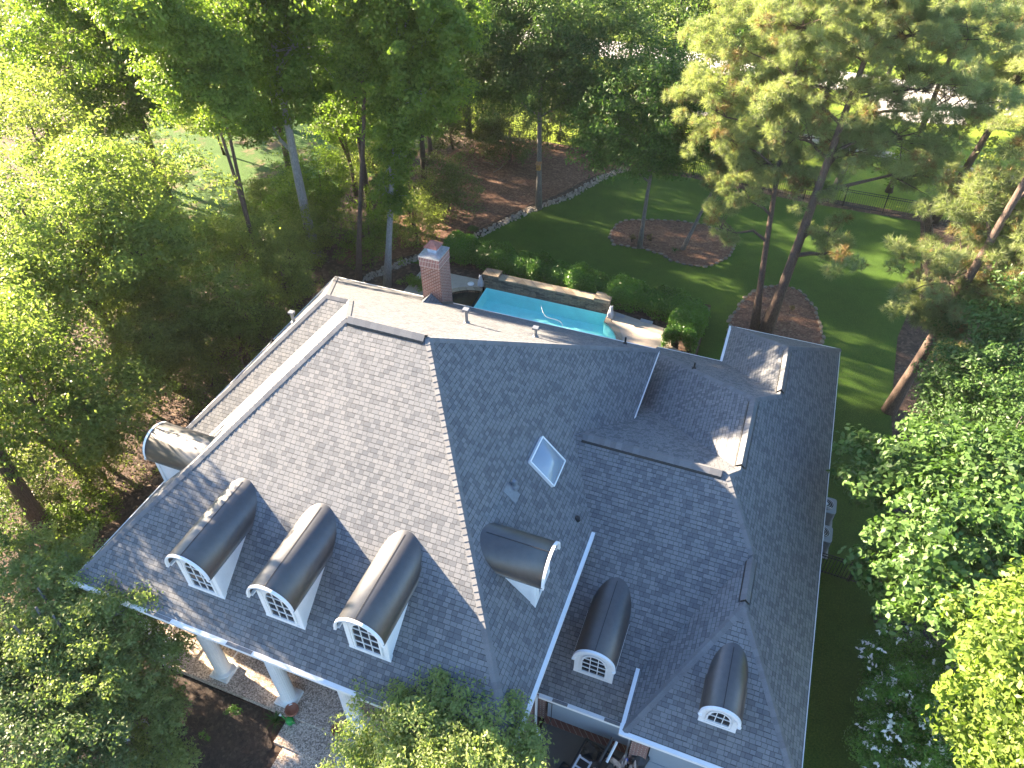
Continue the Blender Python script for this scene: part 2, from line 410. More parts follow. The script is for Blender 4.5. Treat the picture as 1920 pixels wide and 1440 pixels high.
def sheet(name, outline, z, matn, holes=(), kind=True):
    loops = [[Vector((p[0], p[1], z)) for p in outline]]+[[Vector((p[0], p[1], z)) for p in h] for h in holes]
    tris = tessellate_polygon(loops); vs = [v for l in loops for v in l]
    mb = MB()
    fs = []
    for a, b_, c in tris:
        nrm = (vs[b_]-vs[a]).cross(vs[c]-vs[a])
        fs.append((a, b_, c) if nrm.z > 0 else (a, c, b_))
    mb.mesh(vs, fs)
    o = mb.build(name, matn)
    if kind: structure(o)
    return o
# ------------------------------------------------------------------ ground, lawns, beds, pool
def disc(cx, cy, r, a0=0, a1=360, n=24):
    return [(cx+r*math.cos(math.radians(a0+(a1-a0)*i/n)), cy+r*math.sin(math.radians(a0+(a1-a0)*i/n))) for i in range(n+1)]
pool = [(3.25, 21.6), (3.25, 24.6), (3.2, 26.4), (10.72, 26.35), (10.72, 25.6), (11.05, 25.38), (11.4, 25.05), (11.7, 24.55), (11.85, 24.0), (11.9, 23.2), (11.9, 21.6)]
spa = [(3.05, 21.9)]+[(3.05-2.05*math.sin(math.radians(a)), 23.9-2.0*math.cos(math.radians(a))) for a in range(10, 180, 10)]+[(3.05, 25.9)]
big = [(-160, -40), (160, -40), (160, 190), (-160, 190)]
sheet('ground', big, GZ-.02, 'ground', [[(1.0-.1, 21.5), (12, 21.5), (12, 26.45), (.9, 26.45)]])
lawn_outline = smooth_curve([(-2.8, 27.4), (-.2, 30.8), (2.6, 36.2), (4.3, 38.6), (5.9, 42.4), (7.6, 44.6)], False, 5)
lawn_outline += [(12, 44.7), (20, 43.8), (27.6, 43.7), (27.5, 36), (26.2, 30), (25.9, 24), (26.3, 14), (26.6, 5), (26.2, -6), (22.3, -6), (22.3, 22.7), (17.9, 22.7), (16.2, 24), (16.1, 29.4), (8, 30.0), (-1.2, 29.6), (-1.5, 27.4)]
sheet('lawn', lawn_outline, GZ+.03, 'lawn')
sheet('far_lawn', [(-14, 47), (4, 47), (10, 45.6), (31, 44.6), (33, 30), (60, 20), (120, 60), (120, 180), (-60, 180), (-40, 75)], GZ-.012, 'field')
sheet('rough_lawn', smooth_curve([(-14, 22), (-13, 33), (-9, 40), (-10, 52), (-22, 60), (-36, 50), (-34, 34), (-26, 24), (-19, 22)]), GZ-.008, 'leftgrass')
sheet('side_grass', smooth_curve([(-2.3, 3), (-1.1, 6), (-1.4, 12), (-2.2, 11), (-3.2, 7), (-3.2, 4)]), GZ-.006, 'lawn')
sheet('pine_straw_strip', smooth_curve([(-7, 26), (-3.6, 27.5), (-.9, 30.8), (1.7, 36.2), (3.4, 38.9), (5.2, 42.8), (7.3, 46.5), (-4, 46), (-7, 40), (-6, 33)]), GZ-.004, 'mulch')
sheet('front_bed', [(-6, -9), (6.3, -9), (6.9, -3), (6.6, -.7), (5.5, .2), (-.3, .3), (-2.5, .5), (-6, 1)], GZ+.02, 'bed')
sheet('right_bed', smooth_curve([(25.8, 2), (25.9, 10), (26.0, 17), (27.2, 21), (30, 24), (40, 24), (40, -8), (26, -8)]), GZ+.05, 'bed')
sheet('street', [(-60, 80), (-18.5, 68.5), (22.5, 66), (25, 66.5), (60, 61), (90, 55), (90, 60), (60, 65.5), (32, 70.5), (24, 71), (-18, 73.2), (-60, 85)], GZ+.0, 'street')
sheet('driveway_apron', [(23.5, 61.3), (27, 60.8), (31.5, 61.8), (31, 66.2), (24, 67.5)], GZ+.012, 'street')
sheet('sidewalk', [(-40, 70), (-17, 62.6), (10, 56), (24, 53.2), (34, 51.9), (60, 48), (60, 49.3), (34, 53.2), (24, 54.6), (10, 57.4), (-17, 64), (-40, 71.4)], GZ+.006, 'walk')
beds = [smooth_curve([(8.5, 35.0), (8.7, 36.6), (9.9, 37.5), (12.3, 38.2), (14.5, 38.2), (16.2, 36.8), (16.3, 35.2), (15.3, 33.5), (13.6, 33.1), (12.2, 33.7), (10.8, 34.0), (9.1, 33.9)]),
        smooth_curve([(17.5, 26.5), (17.4, 28.6), (17.9, 30.8), (18.8, 32.4), (20.4, 32.8), (21.7, 31.2), (22.3, 28.8), (22.2, 26.3), (20, 24.6), (18.2, 25)])]
for i, b_ in enumerate(beds):
    sheet('mulch_bed', b_, GZ+.06, 'mulch')

# stone rings: every stone is built but the ring reads as one low border of the bed
def stone_border(name, path, w_, h_, step, matn, z, label, cat, closed=True, jitter=.6):
    mb = MB(); P = [np.array(p) for p in path]
    if closed: P.append(P[0])
    acc = 0.0; nxt = 0.0
    for a, b_ in zip(P[:-1], P[1:]):
        l = np.linalg.norm(b_-a); d = (b_-a)/max(l, 1e-6); nn = np.array([-d[1], d[0]])
        while nxt < acc+l:
            c = a+d*(nxt-acc)+nn*random.uniform(-1, 1)*w_*jitter*.5
            sl_ = step*random.uniform(.75, 1.0); ww = w_*random.uniform(.7, 1.05); hh = h_*random.uniform(.7, 1.1)
            an = math.atan2(d[1], d[0])+random.uniform(-.2, .2)
            k = 7; top = []; bot = []
            for j in range(k):
                t_ = 2*math.pi*j/k; rr = random.uniform(.85, 1.08)
                lx, ly = math.cos(t_)*sl_/2*rr, math.sin(t_)*ww/2*rr
                x = c[0]+lx*math.cos(an)-ly*math.sin(an); y = c[1]+lx*math.sin(an)+ly*math.cos(an)
                bot.append((x, y, z)); top.append((c[0]+(x-c[0])*.82, c[1]+(y-c[1])*.82, z+hh))
            vs = bot+top
            mb.mesh(vs, [tuple(range(k, 2*k))]+[(j, (j+1) % k, k+(j+1) % k, k+j) for j in range(k)])
            nxt += step
        acc += l
    return tag(mb.build(name, matn), label, cat)
stone_border('stone_edging', beds[0], .28, .09, .44, 'edging', GZ+.01, 'low ring of flat brown stones round the big oval mulch bed on the lawn', 'stone edging')
stone_border('stone_edging', beds[1], .28, .09, .44, 'edging', GZ+.03, 'low ring of flat stones round the mulch bed with two pine trunks behind the roof', 'stone edging')
edge_path = smooth_curve([(-4.4, 24.6), (-2.8, 27.3), (-.3, 30.8), (2.5, 36.2), (4.2, 38.6), (5.8, 42.4), (7.3, 44.6), (9.2, 45.0)], False, 8)
rr_ = MB()
E_ = [np.array(p) for p in edge_path]
for a, b_ in zip(E_[:-1], E_[1:]):
    l = np.linalg.norm(b_-a); d = (b_-a)/l; nn = np.array([-d[1], d[0]])
    for q in range(int(l*36)):
        c = a+d*random.uniform(0, l)+nn*(random.uniform(-.32, .32)); s_ = random.uniform(.05, .11); k = 5; ph = random.random()*6
        bot = [(c[0]+s_*math.cos(ph+2*math.pi*j/k)*random.uniform(.8, 1.2), c[1]+s_*math.sin(ph+2*math.pi*j/k), GZ-.01) for j in range(k)]
        top = [(c[0]+(x-c[0])*.6, c[1]+(y-c[1])*.6, GZ+s_*.9+.03) for x, y, z_ in bot]
        rr_.mesh(bot+top, [tuple(range(k, 2*k))]+[(j, (j+1) % k, k+(j+1) % k, k+j) for j in range(k)])
o = rr_.build('river_rock_border', 'river'); o['kind'] = 'stuff'; o['label'] = 'strip of small pale river rocks between the lawn and the pine straw'; o['category'] = 'river rock'

# pool
root = empty('swimming_pool', (7.5, 24, GZ), 'turquoise swimming pool with dark round spa behind the chimney', 'swimming pool')
mb = MB()
def wallring(mb, P, z0, z1, mi=0):
    for a, b_ in zip(P, P[1:]+P[:1]): mb.poly([(a[0], a[1], z0), (b_[0], b_[1], z0), (b_[0], b_[1], z1), (a[0], a[1], z1)], mi)
wallring(mb, pool, -6.25, GZ+.12); mb.poly([(x, y, -6.2) for x, y in reversed(pool)])
for i, x in enumerate((10.1, 10.7, 11.3)):
    mb.box((x, 21.7, -6.19), (11.88, 25.2-.25*i, -6.05+.17*i))
mb.build('basin', 'plaster', root)
mb = MB(); wallring(mb, spa, -6.4, GZ+.14); mb.poly([(x, y, -6.3) for x, y in spa]); mb.build('spa_basin', 'spatile', root)
mb = MB()
mb.poly([(x, y, GZ-.02) for x, y in reversed(pool)]); mb.poly([(x*.995+.01, y, GZ-.1) for x, y in reversed(spa)])
mb.build('water_surface', 'water', root)
mb = MB(); mb.tube([(3.12, 21.8, GZ-.0), (3.12, 25.9, GZ-.0)], .1, 6)
mb.build('spa_dam_wall', 'spatile', root)
# coping
mb = MB()
cop = [(10.72, 26.35), (10.72, 25.6), (11.05, 25.38), (11.4, 25.05), (11.7, 24.55), (11.85, 24.0), (11.9, 23.2), (11.9, 21.6)]
def band(mb, P, w_, z0, z1, mi=0, side=1):
    P = [np.array(p, float) for p in P]; O = []
    for i, p in enumerate(P):
        d = P[min(i+1, len(P)-1)]-P[max(i-1, 0)]; d /= np.linalg.norm(d); O.append(p+side*w_*np.array([-d[1], d[0]]))
    for i in range(len(P)-1):
        q = [P[i], P[i+1], O[i+1], O[i]]
        mb.mesh([(*a, z0) for a in q]+[(*a, z1) for a in q], [(4,5,6,7),(0,1,5,4),(1,2,6,5),(2,3,7,6),(3,0,4,7)], mi)
band(mb, cop, .36, GZ+.0, GZ+.165)
mb.build('coping', 'coping', root); mb = MB()
band(mb, list(reversed(spa)), .34, GZ+.0, GZ+.165, side=-1)
mb.build('coping', 'coping', root)
mb = MB()
hose = [G(1015, 573, GZ), G(1018, 585, GZ), G(1025, 594, GZ), G(1042, 599, GZ), G(1052, 604, GZ), G(1056, 615, GZ)]
hp = smooth_curve([h[:2] for h in hose], False, 5)
mb.tube([(x, y, GZ-.01) for x, y in hp], .016, 6)
tag(mb.build('pool_hose', 'white'), 'white curved hose floating on the turquoise pool water', 'hose')

deck_out = [(-1.3, 17.3), (-1.3, 27.0), (2.7, 27.0), (10.9, 26.75), (14.5, 26.1), (14.7, 24.8), (16.0, 24.2), (16.0, 19.9), (14.0, 19.9), (14.0, 17.3)]
hole_a = [(x, y) for x, y in pool]
mbx = sheet('pool_deck', deck_out, GZ+.15, 'deck', [[(1.0, 21.9), (12.27, 21.61), (12.25, 23.3), (12.2, 24.1), (12.03, 24.7), (11.68, 25.3), (11.25, 25.68), (11.08, 25.8), (11.08, 26.45), (3.1, 26.45), (2.9, 26.3), (2.2, 26.0), (1.4, 25.3), (.85, 24.5), (.62, 23.6), (.75, 22.6)]])
# retaining wall with ledger stone
root = empty('pool_wall', (6.8, 26.8, GZ), 'low ledger stone wall along the back edge of the pool', 'stone wall')
mb = MB(); mb.box((3.05, 26.46, GZ-.3), (10.75, 26.9, GZ+.85)); mb.build('stone_face', 'ledge', root)
mb = MB(); mb.box((4.0, 26.38, GZ+.853), (9.85, 26.95, GZ+.93)); mb.build('cap_stone', 'coping', root)
mb = MB(); mb.box((3.0, 26.33, GZ+.853), (3.995, 27.05, GZ+1.1)); mb.build('corner_block', 'ledge', root)
mb = MB(); mb.box((9.855, 26.33, GZ+.853), (10.8, 27.02, GZ+1.08)); mb.build('corner_block', 'coping', root)
# statues beside the pool
def statue(x, y, z, s, label):
    mb = MB(); c = (x, y, z)
    mb.box((x-.16*s, y-.16*s, z), (x+.16*s, y+.16*s, z+.1*s))
    mb.lathe((x, y, z+.1*s), [(.15*s, 0), (.17*s, .12*s), (.12*s, .3*s), (.09*s, .42*s), (.05*s, .5*s)], 12)
    mb.lathe((x, y-.03*s, z+.5*s), [(.03*s, 0), (.09*s, .04*s), (.1*s, .12*s), (.06*s, .2*s), (.01*s, .22*s)], 12)
    for q in (-1, 1):
        mb.tube([(x+q*.09*s, y-.05*s, z+.4*s), (x+q*.12*s, y-.14*s, z+.22*s), (x+q*.09*s, y-.17*s, z+.08*s)], [.045*s, .04*s, .05*s], 8)
        mb.tube([(x+q*.05*s, y-.02*s, z+.66*s), (x+q*.08*s, y, z+.76*s)], [.035*s, .012*s], 6)
    mb.tube([(x, y-.1*s, z+.58*s), (x, y-.17*s, z+.55*s)], [.05*s, .035*s], 8)
    return tag(mb.build('garden_statue', 'statue', smooth=False), label, 'statue')
statue(2.8, 26.5, GZ+.15, 1.0, 'small pale cast stone figure at the left end of the pool wall')
statue(10.95, 26.15, GZ+.165, 1.05, 'small white seated lion statue at the right end of the pool wall')
mb = MB(); x, y = 2.2, 26.35
mb.lathe((x, y, GZ+.15), [(.17, 0), (.2, .03), (.2, .07), (.06, .12)], 14)
tag(mb.build('skimmer_lid', 'white'), 'round white pool skimmer lid on the deck left of the pool wall', 'lid')
for (px, py, w_, lb) in ((1163, 592, .5, 'small pale flat stone on the deck edge just right of the lion statue'), (1212, 603, .7, 'longer pale flat stone on the deck edge under the middle of the hedge')):
    mb = MB(); p = G(px, py, GZ+.15); mb.box((p[0]-w_/2, p[1]-.12, GZ+.1), (p[0]+w_/2, p[1]+.12, GZ+.19), rot=-.08)
    tag(mb.build('flat_stone', 'cement'), lb, 'stone slab')
mb = MB(); mb.box((16.0, 24.1, GZ), (16.12, 28.9, GZ+.22))
tag(mb.build('stone_curb', 'edging'), 'thin stone curb between the right end of the hedge and the lawn', 'curb')

# porch slab, steps, walk, driveway
PZ = -5.1
root = empty('porch', (7, 1.5, GZ), 'exposed aggregate porch floor with two broad steps below the white columns', 'porch')
mb = MB(); mb.box((-.1, .28, GZ-.1), (14.5, 3.0, PZ)); mb.build('floor_slab', 'agg', root)
mb = MB()
mb.box((6.62, -.62, GZ-.1), (8.95, .277, PZ-.15)); mb.build('step', 'agg', root)
mb = MB(); mb.box((6.98, -3.0, GZ-.1), (8.95, -.623, PZ-.25)); mb.build('step', 'agg', root)
mb = MB(); mb.box((3.55, .5, PZ+.001), (3.6, 2.95, PZ+.004)); mb.build('control_joint', 'white', root)
tag(structure(sheet('driveway', [(13.2, -8), (13.2, 1.6), (14.6, 3.5), (18, 3.5), (23, 3.0), (24, -8)], GZ+.0, 'drive')), 'dark concrete driveway', 'driveway') if False else sheet('driveway', [(13.2, -8), (13.2, .2), (14.9, .2), (14.9, 3.4), (18, 3.4), (22.3, 3.0), (22.3, -8)], GZ+.07, 'drive')
root = empty('planter', (9.6, -1, GZ), 'grey concrete capped planter wall right of the porch steps', 'planter')
mb = MB()
mb.box((9.05, -2.6, GZ), (9.4, .25, GZ+.55)); mb.box((9.4, -.9, GZ), (11.6, -.55, GZ+.55))
mb.build('wall', 'cement', root)
mb = MB(); mb.box((9.4, -.55, GZ), (12.4, .27, GZ+.35)); mb.build('soil', 'bed', root)
mb = MB()
for i in range(18):
    a0, a1 = math.radians(195+i*8), math.radians(202.3+i*8)
    q = [(1.0+r*math.cos(a), -1.15+r*math.sin(a)*1.0) for a, r in ((a0, 1.15), (a1, 1.15), (a1, 1.5), (a0, 1.5))]
    mb.prism(q, GZ+.02, GZ+.3)
tag(mb.build('stone_edging', 'cement'), 'curved grey block edging under the tree at the lower left', 'stone edging')
# semicircular brick stoop under the eave
mb = MB(); c_ = (7.75, 2.98)
mb.prism([(c_[0]+1.25*math.cos(math.radians(a)), c_[1]+1.35*math.sin(math.radians(a))) for a in range(180, 361, 12)], PZ, PZ+.15)
tag(mb.build('brick_stoop', 'brick'), 'half round dark red brick doorstep on the porch floor', 'doorstep')
# porch railing
mb = MB()
for y0 in (1.0, 1.25, 1.5, 1.75, 2.0, 2.25, 2.5, 2.75):
    mb.bar((-.02, y0, PZ), (-.02, y0, PZ+.9), .025, .025, up=(0, 1, 0))
mb.bar((-.02, 1.0, PZ+.9), (-.02, 2.95, PZ+.9), .05, .04); mb.bar((-.02, 1.0, PZ+.12), (-.02, 2.95, PZ+.12), .03, .03)
for i in range(7):
    mb.bar((-.02, 1.05+i*.26, PZ+.14), (-.02, 1.28+i*.26, PZ+.86), .018, .018, up=(1, 0, 0)); mb.bar((-.02, 1.28+i*.26, PZ+.14), (-.02, 1.05+i*.26, PZ+.86), .018, .018, up=(1, 0, 0))
tag(mb.build('porch_railing', 'black'), 'black iron lattice railing at the left end of the porch', 'railing')
# pots and watering can
def pot(px, py, label, plant=False):
    p = G(px, py, PZ-.1); root = empty('flower_pot', (p[0], p[1], PZ-.15), label, 'flower pot')
    mb = MB(); mb.lathe((p[0], p[1], PZ-.15), [(.14, 0), (.2, .28), (.235, .28), (.235, .36), (.2, .36), (.19, .3)], 18); mb.build('pot_body', 'terracotta', root, True)
    mb = MB(); mb.lathe((p[0], p[1], PZ+.12), [(.185, 0), (.185, .02)], 16); mb.build('soil', 'soil', root)
pot(550, 1337, 'empty terracotta pot on the step edge beside the green watering can')
pot(636, 1374, 'dark terracotta pot half hidden by leaves right of the steps')
p = G(544, 1353, PZ-.1); x, y = p[0], p[1]; z = PZ-.15
root = empty('watering_can', (x, y, z), 'small green watering can with white rose on the porch step', 'watering can')
mb = MB(); mb.lathe((x, y, z), [(.13, 0), (.145, .12), (.13, .22), (.1, .25), (.04, .26)], 16)
mb.tube([(x-.1, y, z+.06), (x-.22, y-.0, z+.2), (x-.31, y, z+.27)], [.035, .022, .02], 8)
mb.tube([(x+.1, y, z+.2), (x+.2, y, z+.17), (x+.2, y, z+.07), (x+.12, y, z+.04)], .015, 6)
mb.build('can_body', 'greenplastic', root, True)
mb = MB(); mb.tube([(x-.3, y, z+.26), (x-.36, y, z+.31)], [.02, .05], 10); mb.build('rose', 'white', root)
# ------------------------------------------------------------------ the house
W_, D_, pl, pf, pr, pb, H_ = 15.0, 17.792, .9865, .7507, 1.0724, .6514, 6.209
wx, yw = 1.026, 6.656
X2, zr, hx, yx, pF, pR = 22.615, -1.925, 1.637, 10.238, .6191, .9371
zf, yf, yg, xg, D3, X3, D2 = -2.811, 3.053, 2.465, 17.609, 23.133, 17.60, 20.33
house = empty('brick_house', (7.5, 8, GZ), 'large brick house with blue grey shingle hip roofs, arched dormers and white porch columns', 'house')

def roof_face(mb, pts, mi=0):
    P = [Vector(p) for p in pts]
    n = Vector((0, 0, 0))
    for i in range(len(P)): n += P[i].cross(P[(i+1) % len(P)])
    n.normalize()
    if n.z < 0: P.reverse(); n = -n
    ud = Vector((0, 0, 1)).cross(n).normalized(); vd = n.cross(ud)
    mb.poly(P, mi, [(p.dot(ud), p.dot(vd)) for p in P])
    q = [p-Vector((0, 0, .07)) for p in P]
    mb.poly(list(reversed(q)), 1)
    for i in range(len(P)):
        a, b_ = P[i], P[(i+1) % len(P)]
        mb.poly([a, q[i], q[(i+1) % len(P)], b_], 1)
    return n

RL, RRp = (H_/pl, H_/pf, H_), (W_-H_/pr, H_/pf, H_)
hw = (D_-yw)/(1/pf+1/pb); yW = D_-hw/pb
WL, WR = (-wx+hw/pl, yW, hw), (hw/pl, yW, hw)
mb = MB()
roof_face(mb, [(0, 0, 0), (W_, 0, 0), RRp, RL])
roof_face(mb, [(0, yw, 0), (0, 0, 0), RL, WR])
roof_face(mb, [(-wx, yw, 0), (0, yw, 0), WR, WL])
roof_face(mb, [(-wx, D_, 0), (-wx, yw, 0), WL])
roof_face(mb, [(W_, D_, 0), (-wx, D_, 0), WL, WR, RL, RRp])
roof_face(mb, [(W_, 0, 0), (W_, D_, 0), RRp])
mb.build('roof', ['shingle', 'soffit'], house)
x1 = X2-(hx-zr)/pR; h2 = 1.312; x2 = X2-(h2-zr)/pR; h3 = .433; x3 = X2-(h3-zr)/pR; hg = .4208; xgr = (xg+X2)/2; g1 = 6.321
yG = yx-(hx-hg)/pF
E1 = (x1, yx, hx); R2f = (x2, 10.86, h2); R2b = (x2, 14.63, h2); R3f = (x3, 16.18, h3); R3b = (x3, 19.34, h3)
GRb, GRf = (xgr, yG, hg), (xgr, g1, hg)
zRF = lambda y: zf+pF*(y-yf)
yv0 = yf+(zr-zf)/pF; XL = (W_-hx/pr, yx, hx); yt = yx-hx/pF
mb = MB()
roof_face(mb, [(X2, yg, zr), (X2, D3, zr), R3b, R3f, R2b, R2f, E1, GRb, GRf])
roof_face(mb, [(14.55, yf, zf), (17.9, yf, zf), (17.9, yf+(zr+.29*pR-zf)/pF, zr+.29*pR), GRb, E1, XL, (W_, yt, 0), (14.55, yt, zRF(yt))])
roof_face(mb, [(xg, yg, zr), GRf, GRb, (xg, yv0, zr)])
roof_face(mb, [(xg, yg, zr), (X2, yg, zr), GRf])
zxb = lambda y: hx-.525*(y-yx)
roof_face(mb, [XL, E1, R2f, (14.55, yx+(hx-(h2-.568*(x2-14.55)))/.525, h2-.568*(x2-14.55)), (14.55, yx+hx/.525, 0), (W_, yx+hx/.525, 0)])
zl = h2-.568*(x2-14.55)
roof_face(mb, [R2f, R2b, (14.55, D2-(zl-zr)/.568, zl), (14.55, yx+(hx-zl)/.525, zl)])
roof_face(mb, [(14.55, D2, zr), (14.55, D2-(zl-zr)/.568, zl), R2b, R3f, (X3, D2, zr)])
roof_face(mb, [(X3, D3, zr), (X3, D2, zr), R3f, R3b])
roof_face(mb, [(X2, D3, zr), (X3, D3, zr), R3b])
mb.build('roof', ['shingle', 'soffit'], house)

# hip and ridge caps: separate overlapping cap shingles
def caps(mb, A, B, dl, dr, wd=.15, step=.2):
    A, B = Vector(A), Vector(B)
    if A.z > B.z: A, B = B, A
    d = (B-A); Lh = d.length; d.normalize(); dl, dr = Vector(dl).normalized(), Vector(dr).normalized()
    up = (-(dl+dr)).normalized()
    n = max(1, int(Lh/step)); st = Lh/n
    for i in range(n):
        a = A+d*(i*st); b_ = A+d*min(Lh, (i*st+st*1.35))
        ua, ub = up*.038, up*.014
        u = (random.random()*50, random.random()*50)
        for s_, sd in ((1, dl), (-1, dr)):
            lo = [a+ua, a+sd*wd+up*.028, b_+sd*wd+up*.006, b_+ub]
            if s_ < 0: lo.reverse()
            mb.poly(lo, 0, [u]*4)
        mb.poly([a+dl*wd+up*.028, a+ua, a+ua-up*.036, a+dl*wd], 0, [u]*4)
        mb.poly([a+ua, a+dr*wd+up*.028, a+dr*wd, a+ua-up*.036], 0, [u]*4)
def hipcap(A, B, n1, n2, **k):
    A_, B_ = Vector(A), Vector(B); d = (B_-A_).normalized(); out = []
    for n_ in (n1, n2):
        s_ = d.cross(Vector(n_).normalized())
        if s_.z > 0: s_ = -s_
        out.append(s_)
    if out[0].dot(out[1]) > .999: return
    mb = MB(); caps(mb, A, B, out[0], out[1], **k); mb.build('hip_cap', 'cap', house)
nF, nB, nL, nR = (0, -pf, 1), (0, pb, 1), (-pl, 0, 1), (pr, 0, 1)
mb = MB()
hipcap((0, 0, 0), RL, nF, nL); hipcap((W_, 0, 0), RRp, nF, nR); hipcap((W_, D_, 0), RRp, nB, nR)
hipcap((-wx, D_, 0), WL, nB, nL); hipcap((-wx, yw, 0), WL, nF, nL); hipcap(WR, RL, nB, nL); hipcap(WL, WR, nF, nB)
nr2, nf2, nbk, nl2, ngl, nxb = (pR, 0, 1), (0, -pF, 1), (0, .568, 1), (-.568, 0, 1), (-pR, 0, 1), (0, .525, 1)
mb = MB()
hipcap(GRb, E1, nf2, nr2); hipcap(E1, R2f, nxb, nr2); hipcap(R2b, R3f, nr2, nbk); hipcap(R3b, (X2, D3, zr), nr2, (0, .6, 1))
hipcap((X3, D3, zr), R3b, ngl, (0, .6, 1)); hipcap((14.6, D2-(zl-zr)/.568, zl), R2b, nl2, nbk)
hipcap((xg, yg, zr), GRf, nf2, ngl); hipcap((X2, yg, zr), GRf, nf2, nr2)
def ridge_vent(A, B, n1, n2):
    A, B = Vector(A), Vector(B); d = (B-A).normalized(); mb = MB(); up = Vector((0, 0, 1)); S = []
    for n_ in (n1, n2):
        s_ = d.cross(Vector(n_).normalized()); s_ = -s_ if s_.z > 0 else s_; S.append(s_)
    a, b_ = A+d*.12, B-d*.12
    for s_ in S:                      # dark open sides of the vent
        q_ = [a+s_*.245+up*.012, b_+s_*.245+up*.012, b_+s_*.18+up*.075, a+s_*.18+up*.075]; mb.poly(q_ if s_.dot(up.cross(d)) > 0 else q_[::-1], 0)
    for e in (a, b_): mb.poly([e+S[0]*.17, e+S[0]*.17+up*.075, e+up*.095, e+S[1]*.17+up*.075, e+S[1]*.17], 0)
    m2 = MB(); n = int((b_-a).length/.2); st = (b_-a).length/n
    for i in range(n):
        p, q = a+d*i*st, a+d*min((b_-a).length, (i+1.2)*st); u = (random.random()*50, random.random()*50)
        for j, s_ in enumerate(S):
            f = [p+up*.11, p+s_*.2+up*.085, q+s_*.2+up*.07, q+up*.095]
            m2.poly(f if j else f[::-1], 0, [u]*4)
        m2.poly([p+S[0]*.2+up*.085, p+up*.11, p+S[1]*.2+up*.085, p+S[1]*.2+up*.06, p+up*.085, p+S[0]*.2+up*.06], 0, [u]*6)
    o = m2.build('ridge_vent', 'cap', house)
    mb.build('vent_slot', 'seam', o)
ridge_vent(RL, RRp, nF, nB)
ridge_vent((XL[0]+.2, yx, hx), (x1-.1, yx, hx), nf2, nxb)
ridge_vent((x2, 10.95, h2), (x2, 14.6, h2), nl2, nr2)
ridge_vent((x3, 16.3, h3), (x3, 19.3, h3), ngl, nr2)
ridge_vent((xgr, g1+.05, hg), (xgr, yG-.1, hg), ngl, nr2)

# fascia and gutters
def gutter(a, b_, out, w_=.13, h_=.13, matn='white'):
    mb = MB(); a, b_, out = Vector(a), Vector(b_), Vector(out)
    c = out*(w_/2-.005)+Vector((0, 0, -h_/2+.012)); mb.bar(a+c, b_+c, w_, h_)
    return mb.build('gutter', matn, house)
gutter((-.1, 0, 0), (W_+.1, 0, 0), (0, -1, 0)); gutter((W_, -.1, .002), (W_, yt+.02, .002), (1, 0, 0), .12)
gutter((14.8, yf, zf), (17.75, yf, zf), (0, -1, 0), .12)
gutter((xg, yg-.1, zr), (xg, yv0+.05, zr), (-1, 0, 0), .12); gutter((xg-.1, yg, zr-.002), (X2, yg, zr-.002), (0, -1, 0), .13)
gutter((X3, D2+.03, zr), (X3, D3, zr), (-1, 0, 0), .12)
def fascia(a, b_, out, th=.03, h_=.16):
    mb = MB(); a, b_, out = Vector(a), Vector(b_), Vector(out); c = out*(th/2)+Vector((0, 0, -h_/2+.008)); mb.bar(a+c, b_+c, th, h_)
    mb.build('fascia', 'white', house)
fascia((-wx, D_, 0), (W_, D_, 0), (0, 1, 0)); fascia((-wx, yw, 0), (-wx, D_, 0), (-1, 0, 0)); fascia((0, 0.02, 0), (0, yw, 0), (-1, 0, 0))
fascia((-wx, yw, 0), (0, yw, 0), (0, -1, 0)); fascia((W_, yx+hx/.525, 0), (W_, D_, 0), (1, 0, 0)); fascia((X2, yg, zr), (X2, D3, zr), (1, 0, 0), .02)
fascia((X3, D3, zr), (X2, D3, zr), (0, 1, 0)); fascia((14.6, D2, zr), (X3-.03, D2, zr), (0, 1, 0))
mb = MB()
def guard(p0, p1, y, z): mb = MB(); mb.box((p0, y-.12, z+.013), (p1, y-.008, z+.022)); mb.build('gutter_guard', 'gutter_guard', house)
guard(3.05, 3.95, 0, 0); guard(6.0, 6.9, 0, 0); guard(10.4, 11.3, 0, 0)
guard(15.25, 15.75, yf, zf); guard(16.95, 17.45, yf, zf)
# soffits
mb = MB()
mb.box((.05, .05, -.2), (14.97, D_-.03, -.15)); mb.box((-wx+.03, yw+.03, -.2), (.049, D_-.03, -.15))
mb.box((14.62, yf+.03, zf-.15), (17.95, yf+.4, zf-.1)); mb.box((xg+.03, yg+.03, zr-.2), (X2-.03, 5, zr-.15)); mb.box((22.0, 5.001, zr-.2), (X2-.03, D3-.03, zr-.15))
mb.box((X3+.03, D2-.4, zr-.2), (21.999, D3-.03, zr-.15)); mb.box((14.6, D2-.5, zr-.2), (X3+.029, D2-.03, zr-.15))
mb.build('soffit', 'soffit', house)
